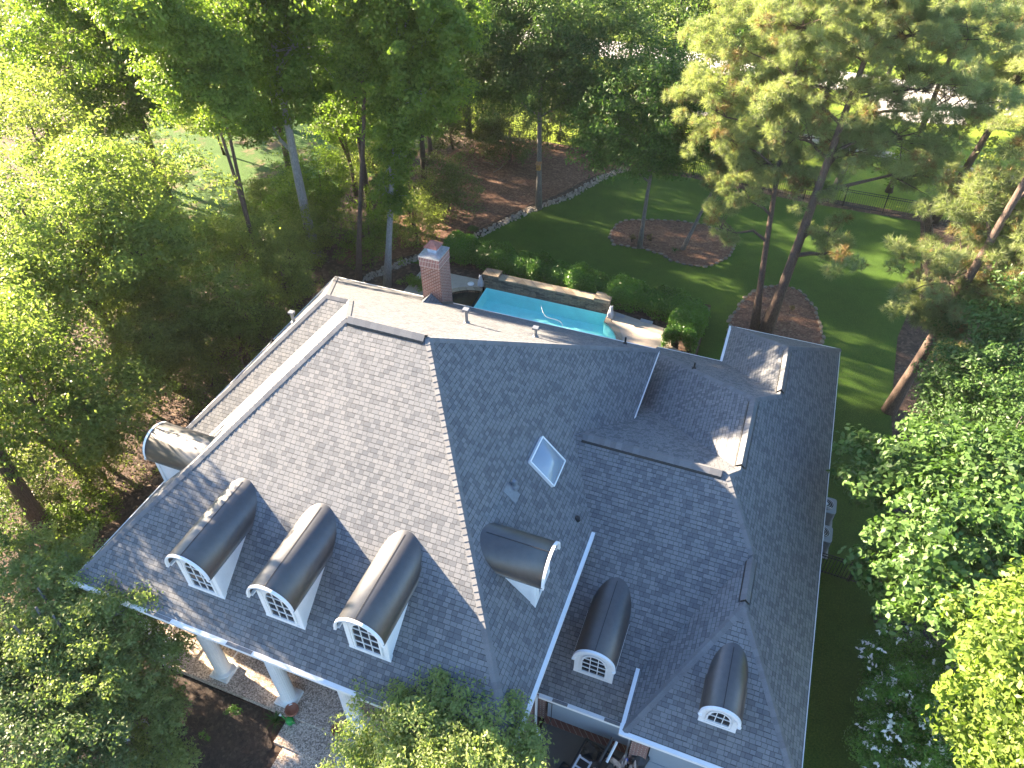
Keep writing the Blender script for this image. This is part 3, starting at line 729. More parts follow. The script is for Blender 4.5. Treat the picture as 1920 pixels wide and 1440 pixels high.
# walls
mb = MB()
mb.box((.5, 3.0, GZ-.1), (14.6, D_-.5, -.205)); mb.box((-.55, yw+.5, GZ-.1), (.497, D_-.503, -.207))
mb.box((.5, 2.0, GZ-.1), (.72, 2.997, -.207)); mb.box((14.38, .9, GZ-.1), (14.597, 2.997, -.207))
mb.build('wall', 'brick', house)
mb = MB()
mb.box((14.603, 3.42, -3.3), (17.9, 3.62, zf-.11)); mb.box((14.603, 3.42, GZ-.1), (14.9, 3.62, -3.303)); mb.box((14.603, 5.5, GZ-.1), (17.9, 5.7, zf-.12))
mb.box((17.903, 2.86, GZ-.1), (18.45, 3.06, zr-.21)); mb.box((18.45, 2.86, -2.45), (21.9, 3.06, zr-.21)); mb.box((21.9, 2.86, GZ-.1), (22.15, 3.06, zr-.21))
mb.box((17.903, 3.063, GZ-.1), (18.1, 8, zr-.21)); mb.box((21.95, 3.063, GZ-.1), (22.15, 22.7, zr-.21)); mb.box((18.0, 22.5, GZ-.1), (21.947, 22.7, zr-.21)); mb.box((18.0, 19.9, GZ-.1), (18.2, 22.497, zr-.21))
mb.box((14.603, 19.7, GZ-.1), (17.997, 19.9, zr-.21))
mb.build('wall', 'brick', house)
# entablature beam
mb = MB(); mb.box((.3, .5, -.62), (14.95, 1.1, -.203)); mb.box((.3, 1.103, -.62), (.8, 3, -.205)); mb.build('porch_beam', 'white', house)
# columns
colo = None
for k in range(6):
    x = .89+k*2.732
    if k == 5: x = 14.45
    if colo is None:
        mb = MB(); c = (x, .8, PZ)
        k_ = 48; prof = [(.285, .2), (.285, .25), (.265, .27), (.258, 1.4), (.245, 2.8), (.225, 4.15), (.22, 4.2)]
        vs = []
        for r, z in prof:
            for j in range(k_):
                t = 2*math.pi*j/k_; rr = r-(.01 if (j % 2 and .26 < z < 4.18) else 0); vs.append((c[0]+rr*math.cos(t), c[1]+rr*math.sin(t), c[2]+z))
        fs = [(i*k_+j, i*k_+(j+1) % k_, (i+1)*k_+(j+1) % k_, (i+1)*k_+j) for i in range(len(prof)-1) for j in range(k_)]
        mb.mesh(vs, fs); ob = mb.build('column', 'column', house, origin=(x, .8, PZ))
        m1 = MB(); m1.box((x-.36, .44, PZ), (x+.36, 1.16, PZ+.14)); m1.lathe((x, .8, PZ+.141), [(.35, 0), (.35, .05), (.3, .08)], 24); b1 = m1.build('column_base', 'column', ob)
        m1 = MB(); m1.lathe((x, .8, PZ+4.2), [(.24, 0), (.3, .1), (.3, .12)], 24); m1.box((x-.33, .47, PZ+4.32), (x+.33, 1.13, -.622)); b2 = m1.build('column_capital', 'column', ob)
        colo = (ob, b1, b2, x)
    else:
        o = colo[0].copy(); COL.objects.link(o); o.location.x += x-colo[3]
        for b_ in colo[1:3]:
            c = b_.copy(); COL.objects.link(c); c.parent = o
# garage doors, downspouts, wall lamp box
mb = MB()
z0, z1 = -4.98, -3.02
mb.box((15.0, 3.37, z0), (17.88, 3.41, z1))
mb.build('garage_door', 'garage', house)
mb = MB()
for i in range(4): mb.box((18.5, 3.0+.012*(i % 2), GZ+.08+i*.72), (21.87, 3.05, GZ+.78+i*.72))
mb.build('garage_door', 'garage', house)
mb = MB(); mb.box((14.905, 3.26, GZ+.02), (17.88, 5.4, GZ+.085)); mb.build('garage_floor', 'brick', house)
def downspout(x, y, z0, z1, ex, ey):
    mb = MB(); mb.bar((x, y, z1), (x, y, z0), .08, .06, up=(1, 0, 0)); mb.bar((x, y, z0), (x+ex, y+ey, z0-.1), .08, .06)
    mb.build('downspout', 'white', house)
downspout(14.72, 2.98, GZ+.15, zf-.1, .22, -.2); downspout(17.82, 3.3, GZ+.15, zf-.1, .0, -.25)
mb = MB(); mb.box((15.05, 3.1, -3.3), (15.75, 3.4, -3.08), rot=.1); mb.tube([(15.2, 3.15, -3.3), (15.25, 2.95, -4.2), (15.1, 2.95, -5.0), (14.9, 3.0, -5.25)], .015, 6)
mb.build('wall_lamp', 'dark', house)
# windows on hidden walls
for (x, y0, y1) in ((22.16, 5, 6.2), (22.16, 9, 10.2), (22.16, 18, 19.2)): mb = MB(); mb.box((x-.01, y0, -4.3), (x+.02, y1, -2.8)); mb.build('window', 'glass', house)
for xx in (2.5, 5.2, 9.9, 12.4): mb = MB(); mb.box((xx, 2.97, -4.6), (xx+1.1, 3.01, -2.2)); mb.build('window', 'glass', house)
for xx in (1, 4, 7.5, 10.5): mb = MB(); mb.box((xx, D_-.51, -4.4), (xx+1.5, D_-.48, -2.4)); mb.build('window', 'glass', house)
mb = MB(); mb.box((7.2, 2.95, PZ+.15), (8.3, 3.01, -2.7)); mb.build('front_door', 'wood', house)

# dormers -----------------------------------------------------------------
def dormer_parts(wd, zs, r, p, win, loc, rz, oh=.27):
    """front face looks to local -Y; origin at the middle of the face's foot"""
    hw_ = wd/2
    body = MB(); top = []
    K = 16; ri = hw_
    zc = zs+(r-ri)*0
    prof = [(-hw_, -.5), (hw_, -.5), (hw_, zc)]+[(ri*math.cos(math.pi*i/K), zc+(r-.06)*math.sin(math.pi*i/K)) for i in range(1, K)]+[(-hw_, zc)]
    Lb = (zs+r)/p+.1
    F = [(x, 0, z) for x, z in prof]; Bk = [(x, Lb, z) for x, z in prof]; n = len(F)
    body.mesh(F+Bk, [tuple(range(n))]+[(i, n+i, n+(i+1) % n, (i+1) % n) for i in range(n)])
    body.box((-hw_-.03, -.04, -.06), (hw_+.03, .0, .05))
    body.box((-hw_-.02, -.03, .05), (-hw_+.13, 0, zs-.02)); body.box((hw_-.13, -.03, .05), (hw_+.02, 0, zs-.02))
    for s_ in (-1, 1):   # cheek corner board and eave board
        body.box((s_*(hw_+.012)-.014, .0, -.3), (s_*(hw_+.012)+.014, .12, zs-.02))
        body.box((s_*(hw_+.035)-.045, -.2, zs-.05), (s_*(hw_+.035)+.045, zs/p-.03, zs-.02))
    roof = MB(); K = 20; y0, y1 = -oh, Lb+.05; flare = [(r+.03, zs-.035)]
    arc = [(r+.035, zs-.03)]+[(r*math.cos(math.pi*i/K), zs+r*math.sin(math.pi*i/K)) for i in range(0, K+1)]+[(-r-.035, zs-.03)]
    arci = [(r+.03, zs-.06)]+[((r-.03)*math.cos(math.pi*i/K), zs+(r-.03)*math.sin(math.pi*i/K)) for i in range(0, K+1)]+[(-r-.03, zs-.06)]
    m = len(arc)
    vs = [(x, y0, z) for x, z in arc]+[(x, y1, z) for x, z in arc]+[(x, y0, z) for x, z in arci]+[(x, y1, z) for x, z in arci]
    fs = [(i+1, i, m+i, m+i+1) for i in range(m-1)]+[(2*m+i, 2*m+i+1, 3*m+i+1, 3*m+i) for i in range(m-1)]+[(i, i+1, 2*m+i+1, 2*m+i) for i in range(m-1)]
    roof.mesh(vs, fs)
    seam = MB(); a = math.radians(92)
    seam.bar((r*math.cos(a), y0+.01, zs+r*math.sin(a)+.002), (r*math.cos(a), y1-.3, zs+r*math.sin(a)+.002), .022, .014)
    fas = MB(); ro, ri2 = r+.012, r-(.05 if oh > .2 else .08)
    ya, yb = y0-.035, y0+.05
    R_ = [(ro*math.cos(math.pi*i/K), zs+ro*math.sin(math.pi*i/K)) for i in range(K+1)]; I_ = [(ri2*math.cos(math.pi*i/K), zs+ri2*math.sin(math.pi*i/K)) for i in range(K+1)]
    R_ = [(ro+.03, zs-.07)]+R_+[(-ro-.03, zs-.07)]; I_ = [(ri2, zs-.07)]+I_+[(-ri2, zs-.07)]; m = len(R_)
    vs = [(x, ya, z) for x, z in R_]+[(x, ya, z) for x, z in I_]+[(x, yb, z) for x, z in R_]+[(x, yb, z) for x, z in I_]
    fs = [(i, i+1, m+i+1, m+i) for i in range(m-1)]+[(i+1, i, 2*m+i, 2*m+i+1) for i in range(m-1)]+[(m+i, m+i+1, 3*m+i+1, 3*m+i) for i in range(m-1)]
    fas.mesh(vs, fs); fas.box((-r, y0+.05, zs-.075), (-r+.1, 0, zs-.055)); fas.box((r-.1, y0+.05, zs-.075), (r, 0, zs-.055))
    # arched window: outer width win[0], sill height win[1], spring height win[2], cols, rows
    ww, zsill, zsp, nc, nr, rise = win
    arch = lambda x: zsp+rise*math.sqrt(max(0, 1-(x/(ww/2))**2))
    pane = MB(); xs = [-ww/2+ww*i/20 for i in range(21)]
    pane.poly([(-ww/2, -.012, zsill), (ww/2, -.012, zsill)]+[(x, -.012, arch(x)) for x in reversed(xs)])
    fr = MB()
    fr.bar((-ww/2-.03, -.03, zsill-.03), (ww/2+.03, -.03, zsill-.03), .05, .07)
    for s_ in (-1, 1): fr.bar((s_*(ww/2+.02), -.03, zsill), (s_*(ww/2+.02), -.03, zsp), .05, .05, up=(0, 1, 0))
    pts = [(x, -.03, arch(x)+.02) for x in xs]
    for a_, b_ in zip(pts[:-1], pts[1:]): fr.bar(a_, b_, .05, .05, up=(0, 1, 0))
    for i in range(1, nc):
        x = -ww/2+ww*i/nc; fr.bar((x, -.025, zsill), (x, -.025, arch(x)), .022, .024, up=(0, 1, 0))
    hr = (zsp+rise-zsill)/nr
    for i in range(1, nr):
        z = zsill+hr*i; hx_ = ww/2
        if z > zsp: hx_ = ww/2*math.sqrt(max(0, 1-((z-zsp)/rise)**2))
        fr.bar((-hx_, -.025, z), (hx_, -.025, z), .022, .024, up=(0, 1, 0))
    root = body.build('dormer', 'white', house, origin=(0, 0, 0))
    root.location = Vector(loc)-parent_world(house); root.rotation_euler = (0, 0, rz)
    subs = []
    for nm, mb_, mt_, sm in (('dormer_roof', roof, 'bronze', True), ('roof_seam', seam, 'seam', False), ('arched_fascia', fas, 'white', False), ('window_pane', pane, 'glass', False), ('window_frame', fr, 'white', False)):
        o = mb_.build(nm, mt_, None, sm, origin=(0, 0, 0)); o.parent = root; subs.append(o)
    return root, subs
def dup_dormer(src, loc, rz):
    root, subs = src; r2 = root.copy(); COL.objects.link(r2); r2.location = Vector(loc)-parent_world(house); r2.rotation_euler = (0, 0, rz)
    for s_ in subs:
        c = s_.copy(); COL.objects.link(c); c.parent = r2
bigwin = (.8, .16, 1.1, 3, 4, .44)
D1 = dormer_parts(1.28, 1.39, .735, pf, bigwin, (4.79, .9, .9*pf), 0)
dup_dormer(D1, (7.61, .9, .9*pf), 0); dup_dormer(D1, (10.42, .9, .9*pf), 0)
DR = dormer_parts(1.28, 1.27, .74, pr, bigwin, (14.28, 4.53, .72*pr), math.pi/2)
dup_dormer(DR, (.4, 4.75, .4*pl), -math.pi/2)
dormer_parts(1.22, 1.0, .66, pF, (.76, .17, .82, 3, 4, .4), (16.26, 3.94, zRF(3.94)), 0, .12)
pG = (hg-zr)/(g1-yg)
dormer_parts(1.02, .66, .57, pG, (.62, .2, .5, 3, 2, .36), (20.1, 3.35, zr+pG*(3.35-yg)), 0, .12)

# chimney
k0, k1, k2, k3, kz = 4.425, 5.343, 16.6, 17.633, 3.115
mb = MB(); mb.box((k0, k2, -2), (k1, k3, kz-.62)); mb.box((k0-.0, k2-.0, kz-.62), (k1, k3, kz-.04))
ch = mb.build('chimney', 'brick', house)
m, t, b = mat('soldier_brick'); p = pos(t); s_ = N(t, 'ShaderNodeSeparateXYZ'); L(t, p, s_.inputs[0])
cc = N(t, 'ShaderNodeCombineXYZ'); L(t, s_.outputs[2], cc.inputs[0]); L(t, math_(t, 'ADD', s_.outputs[0], s_.outputs[1]), cc.inputs[1])
br = N(t, 'ShaderNodeTexBrick'); L(t, cc.outputs[0], br.inputs['Vector']); br.offset = 0
br.inputs['Scale'].default_value = 1; br.inputs['Brick Width'].default_value = .24; br.inputs['Row Height'].default_value = .075; br.inputs['Mortar Size'].default_value = .01
br.inputs['Color1'].default_value = (.27, .1, .08, 1); br.inputs['Color2'].default_value = (.16, .06, .055, 1); br.inputs['Mortar'].default_value = (.5, .44, .4, 1)
L(t, br.outputs[0], b.inputs['Base Color']); b.inputs['Roughness'].default_value = .9; MT['soldier'] = m
mb = MB(); mb.box((k0-.02, k2-.02, kz-.52), (k1+.02, k3+.02, kz-.06)); mb.build('soldier_course', 'soldier', ch)
mb = MB(); mb.box((k0-.035, k2-.035, kz-.06), (k1+.035, k3+.035, kz)); mb.build('chase_cover', 'galv', ch)
cx_, cy_ = (k0+k1)/2-.08, (k2+k3)/2+.15
mb = MB(); mb.box((cx_-.2, cy_-.2, kz), (cx_+.2, cy_+.2, kz+.12)); mb.build('flue_collar', 'galv', ch)
mb = MB()
q = [(cx_-.33, cy_-.33, kz+.2), (cx_+.33, cy_-.33, kz+.2), (cx_+.33, cy_+.33, kz+.2), (cx_-.33, cy_+.33, kz+.2)]; tp = [(cx_-.07, cy_-.07, kz+.42), (cx_+.07, cy_-.07, kz+.42), (cx_+.07, cy_+.07, kz+.42), (cx_-.07, cy_+.07, kz+.42)]
mb.mesh(q+tp, [(0,1,5,4),(1,2,6,5),(2,3,7,6),(3,0,4,7),(4,5,6,7),(3,2,1,0)])
for sx_ in (-1, 1):
    for sy_ in (-1, 1): mb.bar((cx_+sx_*.17, cy_+sy_*.17, kz+.1), (cx_+sx_*.17, cy_+sy_*.17, kz+.22), .03, .03, up=(1, 0, 0))
mb.build('chimney_cap', 'rust', ch)
zb = lambda y: (D_-y)*pb
mb = MB(); c0, c1 = (k0-.05, k2-.0), (k1+.05, k2-.0); mid = (k0+k1)/2
pk = (mid-.05, k2-.01, zb(k2)+.48)
roof_face(mb, [(k0-.05, k2-.01, zb(k2)+.02), pk, (mid-.05, k2-.85, zb(k2-.85)+.02)]); roof_face(mb, [pk, (k1+.03, k2-.01, zb(k2)+.02), (mid-.05, k2-.85, zb(k2-.85)+.02)])
mb.build('cricket', ['shingle', 'soffit'], ch)
mb = MB(); mb.box((k0-.02, k2-.025, zb(k2)-.1), (k1+.022, k2-.001, zb(k2)+.12)); mb.mesh([(k1+.02, k2, zb(k2)-.1), (k1+.02, k3, zb(k3)-.1), (k1+.02, k3, zb(k3)+.14), (k1+.02, k2, zb(k2)+.14)], [(0,1,2,3)]); mb.build('flashing', 'bronze', ch)

# roof vents
def vent(x, y, z, h, r=.055, cap=True, slope=pb, matn='lead', sd=(0, 1), nm='vent_pipe'):
    mb = MB(); mb.lathe((x, y, z-.1), [(r, 0), (r, h+.1)], 12)
    mb.lathe((x, y, z-.05), [(r+.07, 0), (r+.05, .1), (r+.005, .14)], 12)
    if cap: mb.box((x-.11, y-.1, z+h-.02), (x+.11, y+.1, z+h+.06)); mb.lathe((x+.12, y, z+h-.04), [(.03, 0), (.05, .05), (.03, .07)], 8)
    mb.build(nm, matn, house)
vent(8.3, 12.86, zb(12.86), .62, .07); vent(10.9, 13.34, zb(13.34), .42, .065)
vent(13.6, 17.2, zb(17.2), .35, .04, False, matn='black')
vent(16.6, 17.3, -.17, .3, .04, False, matn='black')
vent(.78, 12.1, pl*(wx+.78), .5, .06); vent(-.15, 11.6, pl*(wx-.15), .22, .04, False, matn='black')
vent(12.64, 6.55, pr*(15-12.64), .3, .07, False); vent(14.47, 7.55, pr*.53, .08, .05, False, matn='black')
mb = MB(); q = Vector((12.64, 6.3, pr*2.36)); mb.bar((12.45, 6.3, pr*2.55+.02), (12.85, 6.3, pr*2.15+.02), .4, .015, up=(pr, 0, 1)); mb.build('vent_flashing', 'lead', house)
# skylight on the right slope
def sk(x, y, up): n_ = Vector((pr, 0, 1)).normalized(); return Vector((x, y, pr*(15-x)))+n_*up
mb = MB(); cs = [(12.68, 7.7), (13.5, 7.7), (13.5, 8.88), (12.68, 8.88)]
for i in range(4):
    a, b_ = cs[i], cs[(i+1) % 4]; mb.bar(sk(*a, .06), sk(*b_, .06), .045, .13, up=(pr, 0, 1))
skf = mb.build('skylight', 'white', house)
mb = MB(); ns = 8; vs = []
for i in range(ns+1):
    for j in range(ns+1):
        u_, v_ = i/ns, j/ns; vs.append(sk(12.71+.76*u_, 7.73+1.12*v_, .1+.2*(1-abs(2*u_-1)**2.2)*(1-abs(2*v_-1)**2.2)))
mb.mesh(vs, [(i*(ns+1)+j, (i+1)*(ns+1)+j, (i+1)*(ns+1)+j+1, i*(ns+1)+j+1) for i in range(ns) for j in range(ns)])
mb.build('dome', 'dome', skf, True)
# ------------------------------------------------------------------ yard objects
def ac_unit(x, y, label):
    root = empty('air_conditioner', (x, y, GZ), label, 'air conditioner', 'condenser units beside the right wall')
    mb = MB(); s_ = .42; z0 = GZ+.1; z1 = GZ+1.0
    pts = []
    for cx, cy, a0 in ((s_-.12, s_-.12, 0), (-s_+.12, s_-.12, 90), (-s_+.12, -s_+.12, 180), (s_-.12, -s_+.12, 270)):
        pts += [(x+cx+.12*math.cos(math.radians(a0+a)), y+cy+.12*math.sin(math.radians(a0+a))) for a in (0, 30, 60, 90)]
    mb.prism(pts, z0, z1-.04); mb.build('cabinet', 'lead', root)
    mb = MB(); mb.prism(pts, z1-.038, z1); mb.build('top_panel', 'garage', root)
    mb = MB(); mb.prism(disc(x, y, .3, n=20)[:-1], z1+.002, z1+.02); mb.build('fan_opening', 'dark', root)
    mb = MB()
    for r in (.08, .16, .24, .3): mb.tube([(px, py, z1+.05) for px, py in disc(x, y, r, n=20)], .008, 5)
    mb.lathe((x, y, z1+.02), [(.07, 0), (.07, .05)], 12); mb.build('fan_grille', 'alu', root)
    mb = MB(); mb.box((x-.5, y-.5, GZ), (x+.5, y+.5, GZ+.1)); mb.build('pad', 'cement', root)
ac_unit(23.12, 15.65, 'farther grey air conditioner unit half under the right roof edge')
ac_unit(23.05, 14.1, 'nearer grey air conditioner unit half under the right roof edge')

def iron_fence(P, h, label, pk=.14, group=None, post=2.3):
    P = [np.array(p, float) for p in P]
    root = empty('iron_fence', (*P[0], GZ), label, 'fence', group or 'black iron fences around the garden')
    rail, pick = MB(), MB(); posts = []
    for a, b_ in zip(P[:-1], P[1:]):
        l = np.linalg.norm(b_-a); d = (b_-a)/l
        for z in (.12, h-.18, h-.03): rail.bar((*a, GZ+z), (*b_, GZ+z), .035, .035)
        n = int(l/pk)
        for i in range(n+1):
            c = a+d*min(l, i*pk); pick.bar((*c, GZ), (*c, GZ+h), .02, .02, up=(0, 1, 0))
        n = max(1, round(l/post))
        posts += [a+(b_-a)*i/n for i in range(n)]
    posts.append(P[-1])
    rail.build('rail', 'black', root); pick.build('pickets', 'black', root)
    for c in posts[:60]:
        q = MB(); q.bar((*c, GZ), (*c, GZ+h+.12), .07, .07, up=(0, 1, 0)); q.box((c[0]-.045, c[1]-.045, GZ+h+.121), (c[0]+.045, c[1]+.045, GZ+h+.15)); q.build('post', 'black', root)
iron_fence([(4.6, 46.0), (12, 45.4), (20, 44.3), (27.8, 44.0)], 1.3, 'black iron picket fence along the back edge of the lawn')
iron_fence([(27.8, 43.9), (27.95, 36)], 1.3, 'short run of black iron fence turning towards the house by the back corner')
iron_fence([(27.9, 44.0), (33, 42.6)], 1.3, 'black iron fence continuing under the pine beyond the back corner')
iron_fence([(22.3, 12.9), (26.5, 12.8)], 1.25, 'small black iron gate fence between the right wall and the bushes', .12)
iron_fence([(-10, 47), (-4, 46.5), (4.4, 46.1)], 1.3, 'black iron fence in shade behind the dark shrubs')
iron_fence([(-9.9, 10.4), (-8.2, 9.3)], 1.2, 'fragment of black iron fence among the bushes left of the house', .14)

# bird house on the tall trunk
root = empty('bird_house', (2.95, 36.35, -2.2), 'small wooden bird house hung on the slim trunk behind the pool', 'bird house')
mb = MB(); mb.box((2.82, 36.22, -2.35), (3.08, 36.42, -1.95)); mb.build('box', 'gold', root)
mb = MB(); mb.mesh([(2.76, 36.14, -1.95), (3.14, 36.14, -1.95), (3.14, 36.46, -1.88), (2.76, 36.46, -1.88), (2.76, 36.14, -1.92), (3.14, 36.14, -1.92), (3.14, 36.46, -1.8), (2.76, 36.46, -1.8)], [(0,3,2,1),(4,5,6,7),(0,1,5,4),(1,2,6,5),(2,3,7,6),(3,0,4,7)]); mb.build('roof', 'wood', root)
mb = MB(); mb.prism([(2.95+.035*math.cos(a), 0) for a in ()], 0, 0) if False else mb.lathe((2.95, 36.2, -2.12), [(.03, 0), (.03, .05)], 10); mb.build('entrance_hole', 'seam', root)
# lumber rack glimpsed under the right trees
root = empty('lumber_rack', (28.6, 22.6, GZ), 'yellow wooden sawhorse glimpsed in the dark gap between the right hand trees', 'sawhorse')
mb = MB(); z = GZ+.9
mb.bar((27.9, 22.9, z), (29.4, 22.5, z), .12, .1); mb.bar((28.1, 22.1, z-.15), (29.6, 21.7, z-.15), .1, .08); mb.build('beam', 'gold', root)
for x, y in ((28.0, 22.9), (29.3, 22.5), (28.2, 22.1), (29.5, 21.75)):
    mb = MB(); mb.bar((x, y, z), (x-.15, y+.1, GZ), .07, .07, up=(0, 1, 0)); mb.build('leg', 'gold', root)

# utility trailer loaded with roofing leftovers
TX, TY, TA = 16.45, 2.75, math.radians(-12)
def tp(lx, ly, lz=0):
    c, s_ = math.cos(TA), math.sin(TA); return (TX+lx*c+ly*s_*-1, TY+lx*s_+ly*c, GZ+.07+lz)
root = empty('utility_trailer', (TX, TY, GZ+.07), 'black utility trailer parked by the garage, loaded with roofing leftovers', 'trailer')
def tbox(mb, lo, hi, mi=0):
    x0, y0, z0 = lo; x1_, y1_, z1_ = hi
    mb.mesh([tp(a, b_, c) for c in (z0, z1_) for a, b_ in ((x0, y0), (x1_, y0), (x1_, y1_), (x0, y1_))], [(0,3,2,1),(4,5,6,7),(0,1,5,4),(1,2,6,5),(2,3,7,6),(3,0,4,7)], mi)
mb = MB(); tbox(mb, (0, -4, .45), (1.7, .2, .52)); mb.build('deck', 'dark', root)
mb = MB()
for (a, b_) in (((0, -4), (0, .2)), ((1.7, -4), (1.7, .2)), ((0, .2), (1.7, .2))):
    mb.bar(tp(*a, .75), tp(*b_, .75), .06, .06); mb.bar(tp(*a, .6), tp(*b_, .6), .05, .05)
for a in ((0, .2), (.0, -1), (0, -2), (1.7, .2), (1.7, -1), (.85, .2)): mb.bar(tp(*a, .5), tp(*a, .78), .05, .05, up=(0, 1, 0))
mb.build('rail', 'black', root)
for lx in (-.18, 1.88):
    mb = MB(); c = Vector(tp(lx, -1.1, .33)); ax = Vector((math.cos(TA), math.sin(TA), 0)); mb.tube([c-ax*.1, c+ax*.1], .33, 20); mb.tube([c-ax*.11, c+ax*.11], .16, 14); mb.build('wheel', 'dark', root)
    mb = MB()
    for i in range(8):
        a0, a1 = math.radians(20+i*17.5), math.radians(37.5+i*17.5); sd = Vector((-ax.y, ax.x, 0))
        f = lambda a, o: c+sd*math.cos(a)*.42+Vector((0, 0, math.sin(a)*.42))+ax*o
        mb.poly([f(a0, -.13), f(a1, -.13), f(a1, .13), f(a0, .13)])
    mb.build('fender', 'black', root)
# ladder
root = empty('ladder', tp(.2, -.2, .95), 'aluminium extension ladder lying on the loaded trailer', 'ladder')
mb = MB()
for lx in (.12, .52): mb.bar(tp(lx, -.45, 1.02), tp(lx-.02, -4.0, 1.0), .05, .09)
mb.build('side_rails', 'alu', root)
for i in range(11):
    mb = MB(); y = -.5-i*.31; mb.bar(tp(.12, y, 1.02), tp(.52, y, 1.02), .045, .05); mb.build('rung', 'alu', root)
# tarp
def lump(name, matn, c, rx, ry, rz, seed, label, cat, parent=None, nn=22, rough=.25, ang=0):
    r_ = np.random.default_rng(seed); mb = MB(); vs = []
    ph = r_.uniform(0, 6, 12); fr_ = r_.uniform(2, 7, 12)
    for i in range(nn+1):
        for j in range(nn+1):
            u_, v_ = 2*i/nn-1, 2*j/nn-1
            rr = max(abs(u_), abs(v_)); d = math.hypot(u_, v_) or 1e-6; k = rr/d*(.9+.12*math.sin(5*math.atan2(v_, u_)+ph[0]))
            x, y = u_*k, v_*k; e = max(0, 1-(x*x+y*y))
            z = rz*(e**.55)*(1+rough*sum(math.sin(fr_[q]*x+ph[q])*math.sin(fr_[q+6]*y+ph[q+6]) for q in range(6))/2.2)
            xr_, yr_ = x*rx, y*ry
            vs.append((c[0]+xr_*math.cos(ang)-yr_*math.sin(ang), c[1]+xr_*math.sin(ang)+yr_*math.cos(ang), c[2]+z))
    mb.mesh(vs, [(i*(nn+1)+j, (i+1)*(nn+1)+j, (i+1)*(nn+1)+j+1, i*(nn+1)+j+1) for i in range(nn) for j in range(nn)])
    o = mb.build(name, matn, parent)
    if parent is None: tag(o, label, cat)
    return o
c = tp(1.05, -.75, .5); lump('tarp', 'tarp', c, .55, .85, .62, 3, 'crumpled dark green tarp heaped in the middle of the trailer', 'tarp', rough=.5)
c = tp(.6, -2.4, .5); lump('tarp', 'tarp', c, .6, .9, .35, 9, 'flat dark tarp spread at the tail of the trailer under the ladder', 'tarp', rough=.5)
c = tp(.72, -.75, .72); lump('paper_wrap', 'paper', c, .12, .33, .34, 5, 'torn tan paper wrap on the left edge of the green tarp', 'paper wrap', rough=.6, nn=16)
c = tp(1.1, .03, .62); lump('paper_wrap', 'paper', c, .3, .1, .34, 6, 'torn tan paper wrap across the top of the green tarp', 'paper wrap', rough=.6, nn=16, ang=-.3)
c = tp(.3, .0, .5); lump('rubbish_bag', 'dark', c, .35, .22, .4, 11, 'black plastic rubbish bag at the front of the trailer', 'rubbish bag', rough=.5)
for k, (px, py, s_, lb) in enumerate([(1163, 1436, .16, 'lower left crumpled shingle wrapper on the trailer edge'), (1172, 1428, .15, 'crumpled shingle wrapper with a blue print beside the brick pillar'), (1186, 1440, .14, 'right hand crumpled shingle wrapper below the brick pillar')]):
    p = G(px, py, GZ+.75); o = lump('crumpled_wrapper', 'pinkpaper', (p[0], p[1], GZ+.5), s_, s_*1.15, .42, 20+k, lb, 'wrapper', rough=.7, nn=14)
    o['group'] = 'crumpled shingle wrappers'
    if k == 1:
        mb = MB(); mb.prism(disc(p[0]+.03, p[1]-.03, .055, n=10)[:-1], GZ+1.0, GZ+1.01); mb.build('printed_mark', 'bluelogo', o)
mb = MB(); mb.tube([tp(.72, -.3, 1.0), tp(.78, .45, 1.35)], .05, 10)
tag(mb.build('drain_pipe', 'dark'), 'short black pipe sticking up from the trailer', 'pipe')
mb = MB(); mb.tube([tp(.93, -.2, 1.05), tp(.95, .42, 1.35)], .045, 10)
tag(mb.build('drain_pipe', 'white'), 'short white plastic pipe sticking up beside the black one', 'pipe')
p = G(1201, 1418, GZ+1.1)
mb = MB(); K = 8
for i in range(K):
    a0, a1 = 2*math.pi*i/K, 2*math.pi*(i+1)/K
    mb.poly([(p[0], p[1], GZ+1.3), (p[0]+.3*math.cos(a0), p[1]+.3*math.sin(a0), GZ+1.1), (p[0]+.3*math.cos(a1), p[1]+.3*math.sin(a1), GZ+1.1)])
    mb.poly([(p[0]+.3*math.cos(a0), p[1]+.3*math.sin(a0), GZ+1.1), (p[0]+.3*math.cos(a1), p[1]+.3*math.sin(a1), GZ+1.1), (p[0]+.18*math.cos(a1), p[1]+.18*math.sin(a1), GZ+.07), (p[0]+.18*math.cos(a0), p[1]+.18*math.sin(a0), GZ+.07)])
tag(mb.build('covered_grill', 'dark'), 'small grill under a dark faceted cover in front of the brick pillar', 'grill')

